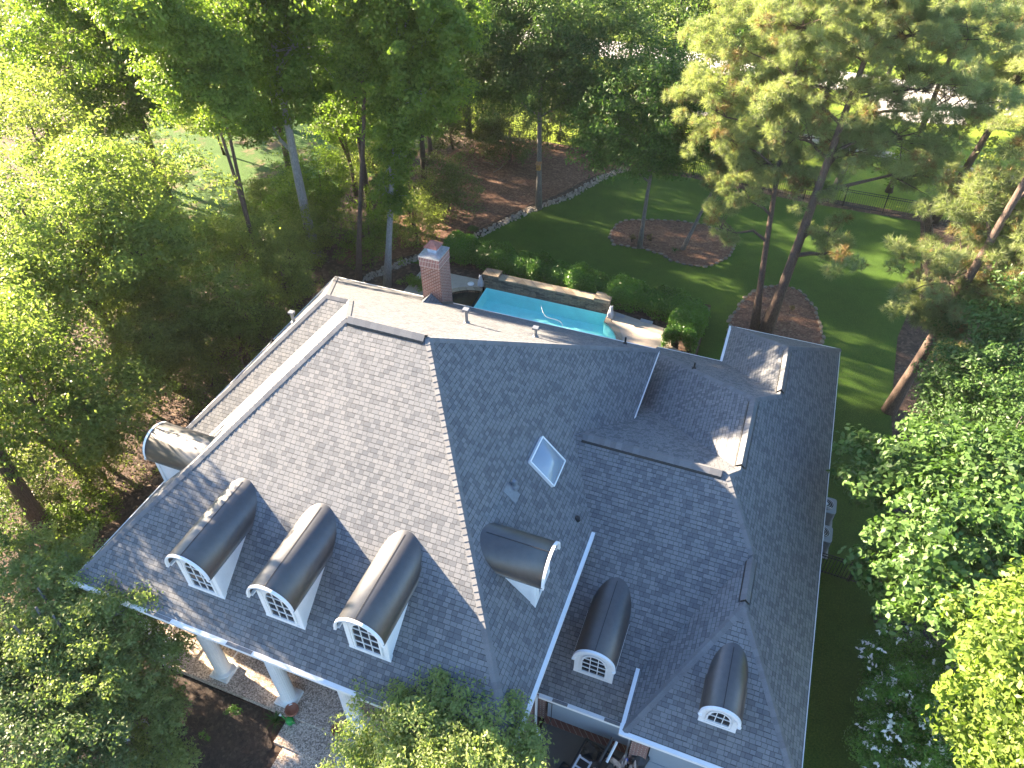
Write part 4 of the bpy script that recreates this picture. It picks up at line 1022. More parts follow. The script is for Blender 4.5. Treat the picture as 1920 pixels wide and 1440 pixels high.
# ------------------------------------------------------------------ plants
def leaf_mesh(name, mats, C, Nn, size, aspect, parent, tint, midx=None, loc=None, narrow=False, cup=0.0):
    """C (n,3) leaf centres, Nn (n,3) leaf normals; each leaf is a folded diamond of four points"""
    n = len(C); r1 = rng.normal(size=(n, 3)); Nn = Nn/np.linalg.norm(Nn, axis=1, keepdims=True)
    D = np.cross(Nn, r1); D /= np.linalg.norm(D, axis=1, keepdims=True)+1e-9
    S = np.cross(Nn, D); sz = size*rng.uniform(.65, 1.25, (n, 1))
    Ln, Wd = sz, sz*aspect
    tip = C+D*Ln*.55-Nn*Ln*.12; base = C-D*Ln*.45; mid = -D*Ln*.04
    a = C+mid+S*Wd*.5+Nn*Wd*.12; b_ = C+mid-S*Wd*.5+Nn*Wd*.12
    V = np.stack([base, a, tip, b_], 1).reshape(-1, 3)
    o0 = np.array(parent_world(parent)) if parent else np.array(loc)
    V = V-o0
    me = bpy.data.meshes.new(name); me.vertices.add(4*n); me.vertices.foreach_set('co', V.astype('f').ravel())
    me.loops.add(4*n); me.loops.foreach_set('vertex_index', np.arange(4*n, dtype='i'))
    me.polygons.add(n); me.polygons.foreach_set('loop_start', np.arange(0, 4*n, 4, dtype='i')); me.polygons.foreach_set('loop_total', np.full(n, 4, 'i'))
    for m_ in mats: me.materials.append(MT[m_])
    if midx is not None: me.polygons.foreach_set('material_index', midx.astype('i'))
    at = me.attributes.new('tint', 'FLOAT', 'POINT'); at.data.foreach_set('value', np.repeat(np.clip(tint, 0, 1), 4).astype('f'))
    me.update(calc_edges=True)
    o = bpy.data.objects.new(name, me); COL.objects.link(o)
    if parent: o.parent = parent
    else: o.location = loc
    return o

def needle_mesh(name, mats, T, Dn, length, parent, tint, midx, per=16, width=.02):
    """tufts T (n,3) pointing along Dn; each tuft is a fan of thin blades"""
    n = len(T); T = np.repeat(T, per, 0); Dn = np.repeat(Dn, per, 0)
    d = Dn*.75+rng.normal(size=T.shape)*.62; d /= np.linalg.norm(d, axis=1, keepdims=True)
    s_ = np.cross(d, rng.normal(size=T.shape)); s_ /= np.linalg.norm(s_, axis=1, keepdims=True)+1e-9
    L_ = length*rng.uniform(.7, 1.15, (len(T), 1))
    base = T+rng.normal(size=T.shape)*.03
    V = np.stack([base-s_*width*.5, base+s_*width*.5, base+d*L_-np.array([0, 0, 1])*L_*.1], 1).reshape(-1, 3)-np.array(parent_world(parent))
    k = len(T); me = bpy.data.meshes.new(name); me.vertices.add(3*k); me.vertices.foreach_set('co', V.astype('f').ravel())
    me.loops.add(3*k); me.loops.foreach_set('vertex_index', np.arange(3*k, dtype='i'))
    me.polygons.add(k); me.polygons.foreach_set('loop_start', np.arange(0, 3*k, 3, dtype='i')); me.polygons.foreach_set('loop_total', np.full(k, 3, 'i'))
    for m_ in mats: me.materials.append(MT[m_])
    me.polygons.foreach_set('material_index', np.repeat(midx, per).astype('i'))
    at = me.attributes.new('tint', 'FLOAT', 'POINT'); at.data.foreach_set('value', np.repeat(np.clip(np.repeat(tint, per)+rng.normal(size=k)*.12, 0, 1), 3).astype('f'))
    me.update(calc_edges=True)
    o = bpy.data.objects.new(name, me); COL.objects.link(o); o.parent = parent
    return o

def unit(n):
    v = rng.normal(size=(n, 3)); return v/np.linalg.norm(v, axis=1, keepdims=True)

def clump_centres(c, rad, cr, dens=1.0, inner=.35):
    """clump centres in a lumpy ellipsoid, crowded near its skin"""
    rx, ry, rz = rad; area = 4*math.pi*((rx*ry)**1.6/3+(rx*rz)**1.6/3+(ry*rz)**1.6/3)**(1/1.6)
    n = max(5, int(dens*area/(cr*cr*1.9)))
    u_ = unit(n); lob = unit(9); amp = rng.uniform(.12, .5, 9)
    f = 1+sum(a*np.clip((u_@l), 0, 1)**5 for a, l in zip(amp, lob))-.15
    f *= 1+rng.normal(size=n)*.09
    rr = np.where(rng.random(n) < inner, rng.uniform(.3, .85, n), rng.uniform(.85, 1.05, n))*f
    return np.array(c)+u_*rr[:, None]*np.array([rx, ry, rz]), u_

def trunk_poly(base, top, h, bend=.25, n=7):
    pts = []
    ph = random.uniform(0, 6)
    for i in range(n):
        t_ = i/(n-1); x = base[0]+(top[0]-base[0])*t_+bend*math.sin(t_*3.1+ph)*t_*(1-t_)*2; y = base[1]+(top[1]-base[1])*t_+bend*math.cos(t_*2.7+ph)*t_*(1-t_)*2
        pts.append((x, y, GZ-.1+h*t_))
    return pts

def tree(name, label, cat, base, top, h, tr, crowns, leaf, size, bark, aspect=.5, cr=.75, dens=1.0, per=70, group=None, kind='leaf', extra=(), forks=1, tintc=.5, limb=26, droop=0, brown=.03, bend=.3, upw=.55):
    """crowns: (dx, dy, height above ground, rx, ry, rz) measured from the foot"""
    group = group or {'pine tree': 'pine trees around the garden', 'plant': 'small plants in the garden beds'}.get(cat)
    if kind != 'pine': dens, per = dens*1.15, int(per*1.1)
    root = empty(name, (base[0], base[1], GZ), label, cat, group)
    tk = MB(); P = trunk_poly(base, top, h, bend); n = len(P)
    R = [tr*1.35]+[tr*(1-.75*(i/(n-1))) for i in range(1, n)]
    tk.tube(P, R, 10)
    C, U = [], []
    for (dx, dy, hz, rx, ry, rz) in crowns:
        c_, u_ = clump_centres((base[0]+dx, base[1]+dy, GZ+hz), (rx, ry, rz), cr, dens); C.append(c_); U.append(u_)
    C = np.concatenate(C); U = np.concatenate(U)
    if kind == 'pine': pass
    keep = C[:, 2] > GZ+.3; C, U = C[keep], U[keep]
    # one or two main limbs run to each lobe of the crown, twigs spread from there
    PP = np.array(P); Cs = []; k0_ = 0
    for (dx, dy, hz, rx, ry, rz) in crowns:
        lc = np.array([base[0]+dx, base[1]+dy, GZ+hz]); dist = np.hypot(*(lc[:2]-PP[0][:2]))
        zt = max(h*.18, min(h*.96, hz-rz*.35-(.45 if kind != 'pine' else .15)*dist))
        t_ = zt/h*(n-1); i0 = min(int(t_), n-2); s0 = PP[i0]+(PP[i0+1]-PP[i0])*(t_-i0)
        r0 = max(.02, tr*(1-.75*t_/(n-1))*.6)
        m1 = s0*.65+lc*.35+rng.normal(size=3)*.12+np.array([0, 0, .05*dist]); m2 = s0*.3+lc*.7+rng.normal(size=3)*.15
        hub = lc-np.array([0, 0, rz*.25]); tk.tube([s0, m1, m2, hub], [r0, r0*.75, r0*.55, r0*.35], 7, cap=False)
        dd = np.linalg.norm((C-lc)/np.array([rx, ry, rz]), axis=1); near = np.where(dd < 1.35)[0]
        for q in rng.permutation(near)[:limb]:
            c = C[q]; st = [m2, hub, (m2+hub)/2, s0*.15+hub*.85][rng.integers(0, 4)]; r1 = r0*.3
            mid = (st+c)/2+rng.normal(size=3)*.1+np.array([0, 0, .06*np.linalg.norm(c-st)])
            tk.tube([st, mid, c], [r1, r1*.6, max(.006, r1*.15)], 5, cap=False)
    if forks > 1:
        for k in range(forks-1):
            a = rng.uniform(0, 6.28); i0 = int(n*.35); s0 = PP[i0]; c = PP[-1]+np.array([math.cos(a), math.sin(a), 0])*h*.13
            m_ = (s0+c)/2+np.array([math.cos(a), math.sin(a), 0])*h*.05
            tk.tube([s0, m_, c], [tr*.7, tr*.5, tr*.2], 8)
    tk.build('trunk', bark, root, True)
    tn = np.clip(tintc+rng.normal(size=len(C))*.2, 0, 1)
    if kind == 'pine':
        T, Dn, ti = [], [], []
        k = per; off = unit(len(C)*k); rad_ = rng.uniform(.35, 1, (len(C)*k, 1))**.6
        cc = np.repeat(C, k, 0); uu = np.repeat(U, k, 0)
        T = cc+off*rad_*cr*np.array([1, 1, .55]); Dn = off*.6+uu*.4+np.array([0, 0, .45]); Dn /= np.linalg.norm(Dn, axis=1, keepdims=True)
        mi = (rng.random(len(T)) < brown).astype(int)
        mi = np.maximum(mi, np.repeat((rng.random(len(C)) < brown*1.5), k).astype(int)*(rng.random(len(T)) < .6))
        needle_mesh('crown', ['needle', 'needle_brown'], T, Dn, size, root, np.repeat(tn, k), mi)
    else:
        k = per; cc = np.repeat(C, k, 0); uu = np.repeat(U, k, 0)
        cv = np.repeat(rng.uniform(.55, 1.45, len(C)), k)[:, None]
        off = unit(len(cc))*(rng.uniform(.1, 1, (len(cc), 1))**.5)*cr*cv*np.array([1.15, 1.15, .7])
        off[:, 2] -= droop*np.hypot(off[:, 0], off[:, 1])
        LC = cc+off
        Nn = off/cr*.5+uu*.35+np.array([0, 0, upw])+rng.normal(size=LC.shape)*.55
        leaf_mesh('crown', [leaf], LC, Nn, size, aspect, root, np.repeat(tn, k)+rng.normal(size=len(LC))*.18)
    return root

def at(px, py, z, base):
    """offset of a crown centre, seen at a spot of the photo, from the tree's foot"""
    p = G(px, py, z); return p[0]-base[0], p[1]-base[1], z-GZ
# --- back garden trees
b = (2.9, 36.6)
tree('elm_tree', 'dark green elm with a bird house on its slim trunk behind the pool', 'tree', b, (3.1, 36.9), 15, .2,
     [(-1.6, -.6, 10.4, 4.6, 2.8, 2.7), (2.6, -.6, 10.8, 3.6, 2.7, 2.5), (.3, -.4, 13.2, 4.6, 3.0, 2.3), (-4.0, .2, 12.6, 2.6, 2.4, 2.2), (-2.8, 0, 8.4, 2.2, 2.2, 1.5), (3.4, 0, 8.6, 1.9, 1.9, 1.3)], 'elm', .24, 'bark_grey', .3, .75, dens=1.35, per=100, forks=1, droop=.4, limb=14)
b = (10.7, 34.1)
tree('elm_tree', 'small green elm with a forked grey trunk in the left of the oval bed', 'tree', b, (11.3, 34.3), 11.5, .15,
     [(-.6, -.2, 7.2, 2.7, 2.2, 1.6), (-2.4, 0, 8.6, 2.4, 2.2, 1.7), (1.8, .4, 9.0, 2.6, 2.2, 1.7), (-.2, .5, 10.8, 2.8, 2.3, 1.6), (-3.4, .2, 6.6, 1.3, 1.3, 1.1), (1.2, .1, 6.6, 1.3, 1.3, 1.1)], 'elm2', .22, 'bark_grey', .32, .62, dens=1.25, per=90, forks=1, droop=.4, limb=14)
# big twin pines
b = (19.35, 28.0)
tree('pine_tree', 'tall pine with the thick right hand trunk in the small mulch bed', 'pine tree', b, (20.6, 29.8), 17.5, .3,
     [(1.6, 2.0, 10.2, 2.2, 1.9, 1.0), (-1.0, 1.8, 10.6, 1.9, 1.7, .9), (3.6, 1.8, 11.2, 2.1, 1.8, 1.0), (4.9, 2.2, 9.4, 1.5, 1.3, .8), (-2.4, 1.6, 12.4, 2.2, 1.9, 1.0), (.8, 1.4, 12.6, 2.3, 2.0, 1.0), (3.6, 1.6, 13.6, 2.3, 2.0, 1.0), (5.6, 2.2, 12.8, 1.6, 1.6, .9), (.2, 1.6, 15.0, 2.4, 2.2, 1.1), (2.6, 2.2, 15.6, 2.4, 2.0, 1.1), (-2.2, 2.0, 15.4, 2.2, 2.0, 1.1), (1.6, 2.2, 17.4, 2.6, 2.4, 1.2), (4.8, 2.6, 15.6, 2.0, 1.9, 1.0), (-1.0, 2.4, 17.4, 2.0, 2.0, 1.1), (.6, 1.2, 8.3, 1.1, 1.0, .8), (1.8, .7, 6.4, .9, .8, 1.0), (2.2, .6, 5.4, .55, .5, .5)],
     None, .3, 'bark_brown', cr=.42, dens=.34, per=34, kind='pine', limb=22, brown=.05, tintc=.7, bend=.15)
b = (18.75, 28.1)
tree('pine_tree', 'tall pine with the thinner left hand trunk in the small mulch bed', 'pine tree', b, (17.4, 30.4), 15.5, .2,
     [(-1.8, 2.0, 8.8, 1.8, 1.5, .9), (-3.6, 2.4, 9.8, 1.8, 1.6, 1.0), (-5.0, 2.6, 11.2, 1.6, 1.5, .9), (-3.2, 3, 12.4, 2.0, 1.8, 1.0), (-4.6, 3.6, 14, 1.9, 1.8, 1.0), (-1.2, 3, 13.4, 1.8, 1.7, 1.0), (-3.2, 4.2, 15.8, 1.9, 1.8, 1.1), (-2.4, .7, 7.2, 1.2, 1.0, .8), (-.6, 1.4, 9.0, 1.2, 1.1, .8), (-2.9, .2, 5.9, .8, .7, .8)],
     None, .3, 'bark_brown', cr=.42, dens=.34, per=34, kind='pine', limb=20, brown=.05, tintc=.7, bend=.15)
b = (13.3, 34.8)
tree('pine_tree', 'small leaning pine with a pale stem in the right of the oval bed', 'pine tree', b, (15.6, 35.6), 7.6, .13,
     [(2.2, .4, 6.3, 2.1, 1.8, 1.2), (3.8, -.2, 6.6, 1.6, 1.5, 1.0), (1.2, .9, 7.4, 1.6, 1.6, 1.0)], None, .28, 'bark_grey', cr=.42, dens=.5, per=36, kind='pine', limb=14, brown=.06, tintc=.5, bend=.2)
# right hand pines
b = (25.8, 23.7)
tree('pine_tree', 'leaning pine on the right with blue green drooping boughs', 'pine tree', b, (27.6, 25.6), 17, .28,
     [(.2, 1.2, 7.4, 2.6, 2.2, 1.4), (2.6, .6, 6.6, 2.0, 1.8, 1.3), (-.2, .3, 6.0, 1.5, 1.3, 1.0), (3.0, 2.4, 9.4, 2.6, 2.4, 1.5), (.6, 2.6, 10.2, 2.0, 2.0, 1.2), (3.6, 3.4, 12.4, 2.8, 2.6, 1.6), (1.9, -.2, 3.6, 1.4, 1.1, .8)],
     None, .3, 'bark_brown', cr=.45, dens=.42, per=36, kind='pine', limb=20, brown=.05, tintc=.38, bend=.15)
b = (28.4, 44.1)
tree('pine_tree', 'dark trunked pine standing right behind the corner of the iron fence', 'pine tree', b, (30.6, 45.5), 15, .28,
     [(1.5, 1, 9.4, 3.2, 2.8, 1.6), (-.5, 1, 12.5, 3.4, 3.0, 1.8), (3.2, 1, 12, 3.0, 2.8, 1.6), (-1.6, -.6, 4.2, 1.5, 1.2, .9)], None, .32, 'bark_dark', cr=.6, dens=.55, per=40, kind='pine', limb=16, tintc=.7)
b = (31.5, 38)
tree('pine_tree', 'tall pale green pine at the right edge above the other pine', 'pine tree', b, (33, 39), 17, .26,
     [(-.4, .6, 10.5, 3.0, 2.8, 1.7), (1.6, .2, 8, 2.4, 2.4, 1.4), (.6, .6, 13.6, 3.4, 3.0, 2.0)], None, .32, 'bark_brown', cr=.6, dens=.6, per=40, kind='pine', limb=18, tintc=.85)
b = (21.8, 45.6)
tree('pine_tree', 'slim grey trunked pine just outside the back fence behind the twin pines', 'pine tree', b, (23.8, 46.5), 16, .2,
     [(1.0, .6, 11.4, 3.2, 2.8, 1.8), (-1.2, .5, 14, 3.0, 2.8, 1.8)], None, .32, 'bark_grey', cr=.6, dens=.5, per=38, kind='pine', limb=14, tintc=.85)
b = (27.4, 56)
tree('pine_tree', 'airy distant pine between the sidewalk and the white street', 'pine tree', b, (28.2, 57), 15, .22,
     [(0, 0, 10.5, 3.6, 3.4, 2.0), (1.5, 0, 14, 3.6, 3.4, 2.0)], None, .34, 'bark_brown', cr=.7, dens=.4, per=34, kind='pine', limb=14, tintc=.9)
for k, (x, y, h, lb) in enumerate([(36, 52, 15, 'hazy yellow green pine in the upper right corner'), (33.5, 62, 16, 'far pine beyond the street in the top right corner'), (14.5, 76, 15, 'dark thin pine far beyond the street at the top centre right')]):
    tree('pine_tree', lb, 'pine tree', (x, y), (x+.5, y+.4), h, .24, [(0, 0, h*.62, 4.2, 3.8, 2.2), (.4, .4, h*.86, 3.6, 3.4, 2.2)], None, .36, 'bark_dark', cr=.75, dens=.5, per=34, kind='pine', limb=12, tintc=.9 if k < 2 else .4)
# right hand broadleaf trees
def seen(base, spots):
    """crown lobes read off the photo: (px, py, z, rx, ry, rz) -> offsets from the foot"""
    out = []
    for px, py, z, rx, ry, rz in spots:
        dx, dy, h = at(px, py, z, base); out.append((dx, dy, h, rx, ry, rz))
    return out
b = (28.6, 18.2)
tree('hackberry_tree', 'dark green broadleaf tree at the right edge above the large leaved one', 'tree', b, (28.8, 18.2), 8, .22,
     seen(b, [(1880, 730, .6, 2.6, 2.6, 2.2), (1810, 800, -.6, 2.0, 1.9, 1.6), (1930, 640, 1.2, 2.4, 2.4, 2.0), (1900, 870, 1.2, 2.0, 2.0, 1.6)]), 'magnolia', .17, 'bark_grey', .45, .55, dens=1.2, per=90, forks=2, tintc=.4)
b = (25.6, 11.4)
tree('catalpa_tree', 'large leaved green tree beside the right eave', 'tree', b, (25.6, 11.4), 7, .18,
     seen(b, [(1730, 890, .3, 1.9, 1.9, 1.5), (1800, 1010, .9, 1.9, 1.8, 1.5), (1700, 1060, -.3, 1.4, 1.4, 1.3), (1890, 920, .9, 1.9, 1.9, 1.6), (1820, 1130, .2, 1.5, 1.5, 1.3), (1930, 1060, .4, 1.8, 1.8, 1.5)]), 'magnolia', .25, 'bark_grey', .55, .45, dens=1.1, per=60, forks=2, tintc=.65)
b = (27.4, 6.4)
tree('boxelder_tree', 'sunlit yellow green tree filling the lower right corner', 'tree', b, (27.2, 6.2), 8.5, .2,
     seen(b, [(1915, 1230, 2.0, 1.5, 1.5, 1.4), (1945, 1340, 1.6, 1.5, 1.5, 1.4), (1995, 1240, 2.2, 1.5, 1.5, 1.4), (1965, 1440, 1.0, 1.5, 1.5, 1.4), (1875, 1300, .8, 1.0, 1.0, .9)]), 'bright', .2, 'bark_grey', .5, .42, dens=1.1, per=80, forks=2, tintc=.75)
b = (25.9, 5.6)
rt = tree('flowering_shrub', 'dark shrub dotted with white flowers at the lower right', 'shrub', b, (26, 5.6), 2.6, .07,
     seen(b, [(1690, 1260, -3.9, 1.2, 1.4, 1.2), (1690, 1360, -3.7, 1.2, 1.3, 1.3), (1700, 1450, -3.7, 1.3, 1.3, 1.3), (1780, 1300, -3.6, 1.3, 1.5, 1.4), (1790, 1420, -3.6, 1.3, 1.4, 1.4)]), 'hedge', .11, 'bark_dark', .5, .35, dens=1.2, per=90, limb=16)
u_ = unit(260); u_[:, 2] = abs(u_[:, 2]); cs_ = np.array([G(px, py, -3.8) for px, py in ((1690, 1260), (1690, 1360), (1700, 1440), (1780, 1330))])[rng.integers(0, 4, 260)]
fc = cs_+u_*np.array([1.35, 1.5, 1.4])
fc = np.repeat(fc, 5, 0)+rng.normal(size=(1300, 3))*.05
leaf_mesh('flowers', ['flower'], fc, rng.normal(size=fc.shape)*.5+np.array([0, 0, 1]), .15, .5, rt, np.full(len(fc), .5))
# hedge behind the pool
def hedge(name, label, P, w_, h_, n, sz, leaf='hedge', tint=.45):
    P = [np.array(p, float) for p in P]; seg = [np.linalg.norm(b_-a) for a, b_ in zip(P[:-1], P[1:])]; tot = sum(seg)
    root = empty(name, (*P[0], GZ), label, 'hedge')
    tk = MB(); s_ = rng.uniform(0, tot, n); C = np.zeros((n, 3)); U = np.zeros((n, 3)); acc = 0
    for k, (a, b_) in enumerate(zip(P[:-1], P[1:])):
        q = (s_ >= acc) & (s_ < acc+seg[k]); t_ = ((s_[q]-acc)/seg[k])[:, None]; d = (b_-a)/seg[k]; nn = np.array([-d[1], d[0]])
        m_ = q.sum(); ang = rng.uniform(-.15, math.pi+.15, m_); bul = 1+.16*np.sin(s_[q]*2.3)+.1*np.sin(s_[q]*5.1+1)+rng.normal(size=m_)*.05
        rr = np.where(rng.random(m_) < .3, rng.uniform(.4, 1, m_), 1)*bul
        ca, sa = np.sign(np.cos(ang))*np.abs(np.cos(ang))**.6, np.clip(np.sin(ang), -.1, 1)**1 if False else np.sign(np.sin(ang))*np.abs(np.sin(ang))**.6
        C[q, :2] = a+(b_-a)*t_+nn*(ca*rr*w_/2)[:, None]; C[q, 2] = GZ+h_*.42+sa*rr*h_*.58
        U[q, :2] = nn*ca[:, None]; U[q, 2] = sa
        acc += seg[k]
    C[:, 2] = np.maximum(C[:, 2], GZ+.12)
    leaf_mesh('foliage', [leaf], C+rng.normal(size=C.shape)*.05, U*.8+rng.normal(size=C.shape)*.6+np.array([0, 0, .3]), sz, .45, root, tint+.2*np.sin(s_*1.7)+rng.normal(size=n)*.2)
hedge('hedge', 'long clipped green hedge behind the pool wall', [(-.3, 28.9), (5.5, 28.3), (11, 27.7), (15.5, 27.3)], 1.5, 1.5, 90000, .13, tint=.6)
hedge('hedge', 'short block of bright hedge at the right end of the pool deck', [(15.25, 27.2), (15.15, 24.3)], 1.55, 1.45, 34000, .13, 'hedge', .8)
# --- left side: tall trees
b = (-19.9, 26.5)
tree('maple_tree', 'tall broadleaf tree with a flared brown foot on the sunny grass at the upper left', 'tree', b, (-20.6, 26.6), 17, .34,
     [(-.3, 0, 9.0, 3.2, 3.0, 2.4), (-1.8, .8, 12.5, 3.8, 3.4, 2.8), (1.8, .6, 11.2, 2.6, 2.6, 2.2), (-1, 0, 15.6, 3.6, 3.4, 2.6)], 'poplar', .22, 'bark_brown', .6, .7, per=80, forks=1, tintc=.35)
b = (-8.5, 26.0)
tree('tulip_poplar_tree', 'tall tulip poplar with a grey trunk forking left of the pines', 'tree', b, (-8.0, 26.0), 19, .32,
     [(-1.0, .4, 11.2, 2.4, 2.2, 2.0), (-1.6, .4, 14.0, 2.6, 2.4, 2.6), (1.7, .5, 13.4, 2.2, 2.2, 2.8), (.2, .6, 17.0, 3.0, 2.8, 2.6), (-2.2, .3, 8.6, 1.4, 1.3, 1.4), (-.3, .2, 15, 2.6, 2.2, 2.4)], 'poplar', .22, 'bark_pale', .6, .65, per=80, forks=1, droop=.3, tintc=.55)
b = (-4.5, 24.5)
tree('pine_tree', 'thin bare brown trunk rising behind the roof left of the pale trunk', 'tree', b, (-1.9, 25.5), 17, .17,
     [(2.0, .9, 14.4, 1.7, 1.7, 1.6), (1.6, .8, 12.2, 1.1, 1.1, .9), (2.4, 1, 16.8, 2.2, 2.0, 1.8)], 'poplar', .2, 'bark_brown', .55, .6, per=70, tintc=.55, droop=.3)
b = (-2.6, 24.6)
tree('sweetgum_tree', 'pale trunked tree wrapped in bright leaves left of the chimney', 'tree', b, (.6, 25.6), 18, .2,
     [(1.0, .4, 6.4, .95, .9, 1.2), (1.4, .5, 8.4, .9, .9, 1.3), (2.0, .6, 10.6, 1.2, 1.1, 1.2), (3.2, .8, 12.4, 1.9, 1.8, 2.0), (2.0, .8, 14.2, 1.7, 1.6, 1.8), (3.9, 1.0, 15.4, 2.2, 2.2, 2.0), (2.6, 1, 17.4, 2.2, 2.0, 1.6)], 'poplar', .2, 'bark_pale', .6, .5, per=80, droop=.3, tintc=.6, limb=16)
# --- left side: understory
def bush(name, label, px, py, z, rad, leaf, size=.15, cat='tree', h=None, cr=.6, per=70, dens=1.0, tintc=.5, aspect=.5, bark='bark_brown', more=(), droop=0, tr=.1):
    p = G(px, py, z); b = (p[0], p[1]); hz = z-GZ
    cw = [(0, 0, hz, *rad)]+[(dx, dy, hz+dz, a, b_, c) for dx, dy, dz, a, b_, c in more]
    return tree(name, label, cat, b, (b[0]+.1, b[1]), h or hz+rad[2]*.5, tr, cw, leaf, size, bark, aspect, cr, dens, per, forks=2, tintc=tintc, droop=droop, limb=18)
bush('oak_tree', 'broad pale green oak filling the left edge', 120, 430, 2.6, (4.0, 3.8, 3.2), 'oak', .19, dens=1.05, more=[(-2.5, -2.5, -.8, 3.2, 3, 2.6), (2.6, 1.6, -1.2, 2.4, 2.4, 2.0), (.4, 3.0, .6, 3, 2.8, 2.4)], tintc=.6, tr=.28, cr=.65, per=80)
bush('oak_tree', 'green oak at the left edge below the pale one', 60, 745, .4, (3.0, 3.0, 2.6), 'oak', .18, dens=1.05, more=[(-2.6, .8, .5, 2.6, 2.6, 2.2), (1.6, 1.5, -1.2, 2.0, 2.0, 1.7)], tintc=.35, tr=.22)
bush('oak_tree', 'mottled yellow green oak left of centre above the roof edge', 285, 470, -1.4, (2.8, 2.7, 2.0), 'understory', .16, dens=.8, more=[(-1.0, -1.6, -.8, 2.2, 2.2, 1.8), (1.5, 1.4, -.5, 1.9, 1.9, 1.6)], tintc=.6, tr=.18)
bush('cherry_tree', 'sunlit whitish leaved small tree below the tulip poplar', 450, 470, -2.4, (2.1, 2.1, 2.1), 'understory', .14, more=[(1.2, 1.0, .3, 1.6, 1.6, 1.4)], tintc=.85, cr=.5)
bush('yaupon_tree', 'green small tree between the oaks and the roof edge', 360, 620, -2.6, (2.5, 2.5, 2.1), 'understory', .14, more=[(-1.8, .4, .4, 2, 2, 1.8)], tintc=.55, cr=.5)
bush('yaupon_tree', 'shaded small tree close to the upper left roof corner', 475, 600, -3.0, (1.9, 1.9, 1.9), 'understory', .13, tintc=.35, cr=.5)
bush('yaupon_tree', 'small green tree beside the black barrel dormer at the left', 240, 700, -3.0, (2.2, 2.1, 1.8), 'understory', .13, tintc=.4, cr=.5, more=[(-.6, 2.2, .5, 1.8, 1.8, 1.6)])
bush('shrub', 'low bright shrub on the leaf litter left of the dormer', 180, 880, -4.3, (1.4, 1.4, 1.0), 'understory', .12, 'shrub', cr=.4, tintc=.5)
bush('shrub', 'round yellow green shrub above the lower left roof corner', 145, 965, -4.5, (1.2, 1.2, .9), 'bright', .12, 'shrub', cr=.35, tintc=.5)
bush('shrub', 'dark shrub left of the round yellow green one', 55, 930, -4.2, (1.6, 1.5, 1.2), 'shrubdark', .12, 'shrub', cr=.4, tintc=.4)
bush('shrub', 'green shrub tucked under the upper left eave', 400, 720, -4.2, (1.4, 1.6, 1.1), 'understory', .12, 'shrub', cr=.4, tintc=.3)
bush('dogwood_tree', 'leafy green tree round the foot of the tulip poplar', 600, 350, -2.4, (2.4, 2.4, 2.3), 'poplar', .16, tintc=.55, cr=.5, more=[(-1.2, -1.8, -1.0, 1.8, 1.8, 1.6)])
bush('dogwood_tree', 'bright shrubby tree between the thin brown trunk and the tulip poplar', 570, 445, -3.4, (1.7, 1.7, 1.7), 'understory', .14, tintc=.6, cr=.45)
bush('holly_tree', 'shrubby tree right of the pale trunk left of the chimney', 775, 400, -3.0, (2.0, 1.9, 2.0), 'understory', .14, tintc=.65, cr=.5)
bush('holly_tree', 'brightly flecked shrubby tree between the two slim trunks', 690, 440, -3.6, (1.5, 1.5, 1.6), 'bright', .13, tintc=.35, cr=.45)
bush('wax_myrtle', 'dull green wax myrtle at the left end of the pine straw', 840, 350, -3.6, (2.3, 2.2, 1.9), 'shrubdark', .14, 'shrub', tintc=.6, cr=.5)
bush('wax_myrtle', 'dark wax myrtle behind the pine straw with yellow stems below', 955, 255, -3.4, (3.0, 2.2, 1.9), 'shrubdark', .15, 'shrub', tintc=.45, cr=.55, more=[(-2.2, 1.5, .3, 2.2, 2, 1.8)])
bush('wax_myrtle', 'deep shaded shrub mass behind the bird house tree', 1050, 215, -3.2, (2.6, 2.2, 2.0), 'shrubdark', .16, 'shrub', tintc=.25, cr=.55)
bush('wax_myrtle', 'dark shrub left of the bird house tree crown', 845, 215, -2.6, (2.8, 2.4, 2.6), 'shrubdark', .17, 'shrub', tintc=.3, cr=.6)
bush('evergreen_tree', 'dark evergreen against the bright street at the top centre left', 850, 85, -2.2, (3.2, 2.6, 2.2), 'elm', .22, tintc=.2, cr=.7)
bush('boxwood', 'small dark bush on the pine straw by the river rock strip', 886, 432, -5.1, (.32, .32, .3), 'shrubdark', .09, 'shrub', cr=.18, per=50, h=.4, tr=.03)
bush('azalea', 'bright green azalea at the foot of the chimney', 782, 530, -4.9, (.8, .7, .55), 'bright', .11, 'shrub', cr=.3, per=60, tr=.03, tintc=.6)
bush('yaupon_tree', 'small tree over the leaf litter midway between the oaks and the roof', 285, 640, -2.2, (2.4, 2.2, 1.9), 'understory', .14, tintc=.6, cr=.5)
bush('yaupon_tree', 'small leafy tree left of the roof vent', 420, 560, -1.2, (2.0, 2.0, 1.9), 'oak', .15, tintc=.6, cr=.5)
bush('oak_tree', 'pale topped oak just left of the centre of the left hand woods', 190, 520, -.4, (2.8, 2.6, 2.3), 'oak', .18, tintc=.65, cr=.6)
bush('cherry_tree', 'silvery leaved small tree above the upper left roof corner', 530, 520, -2.8, (1.9, 1.9, 1.9), 'understory', .14, tintc=.75, cr=.45)
bush('oak_tree', 'green understory oak at the left edge between the two larger oaks', 40, 600, -.5, (2.8, 2.8, 2.2), 'oak', .17, tintc=.45, cr=.6)
bush('yaupon_tree', 'shadowed small tree under the lower of the left hand oaks', 160, 800, -2.6, (2.2, 2.0, 1.7), 'understory', .13, tintc=.5, cr=.5)
bush('oak_tree', 'leafy oak directly left of the sunlit grass opening', 215, 340, 0, (3.0, 3.0, 2.6), 'understory', .18, tintc=.7, cr=.65)
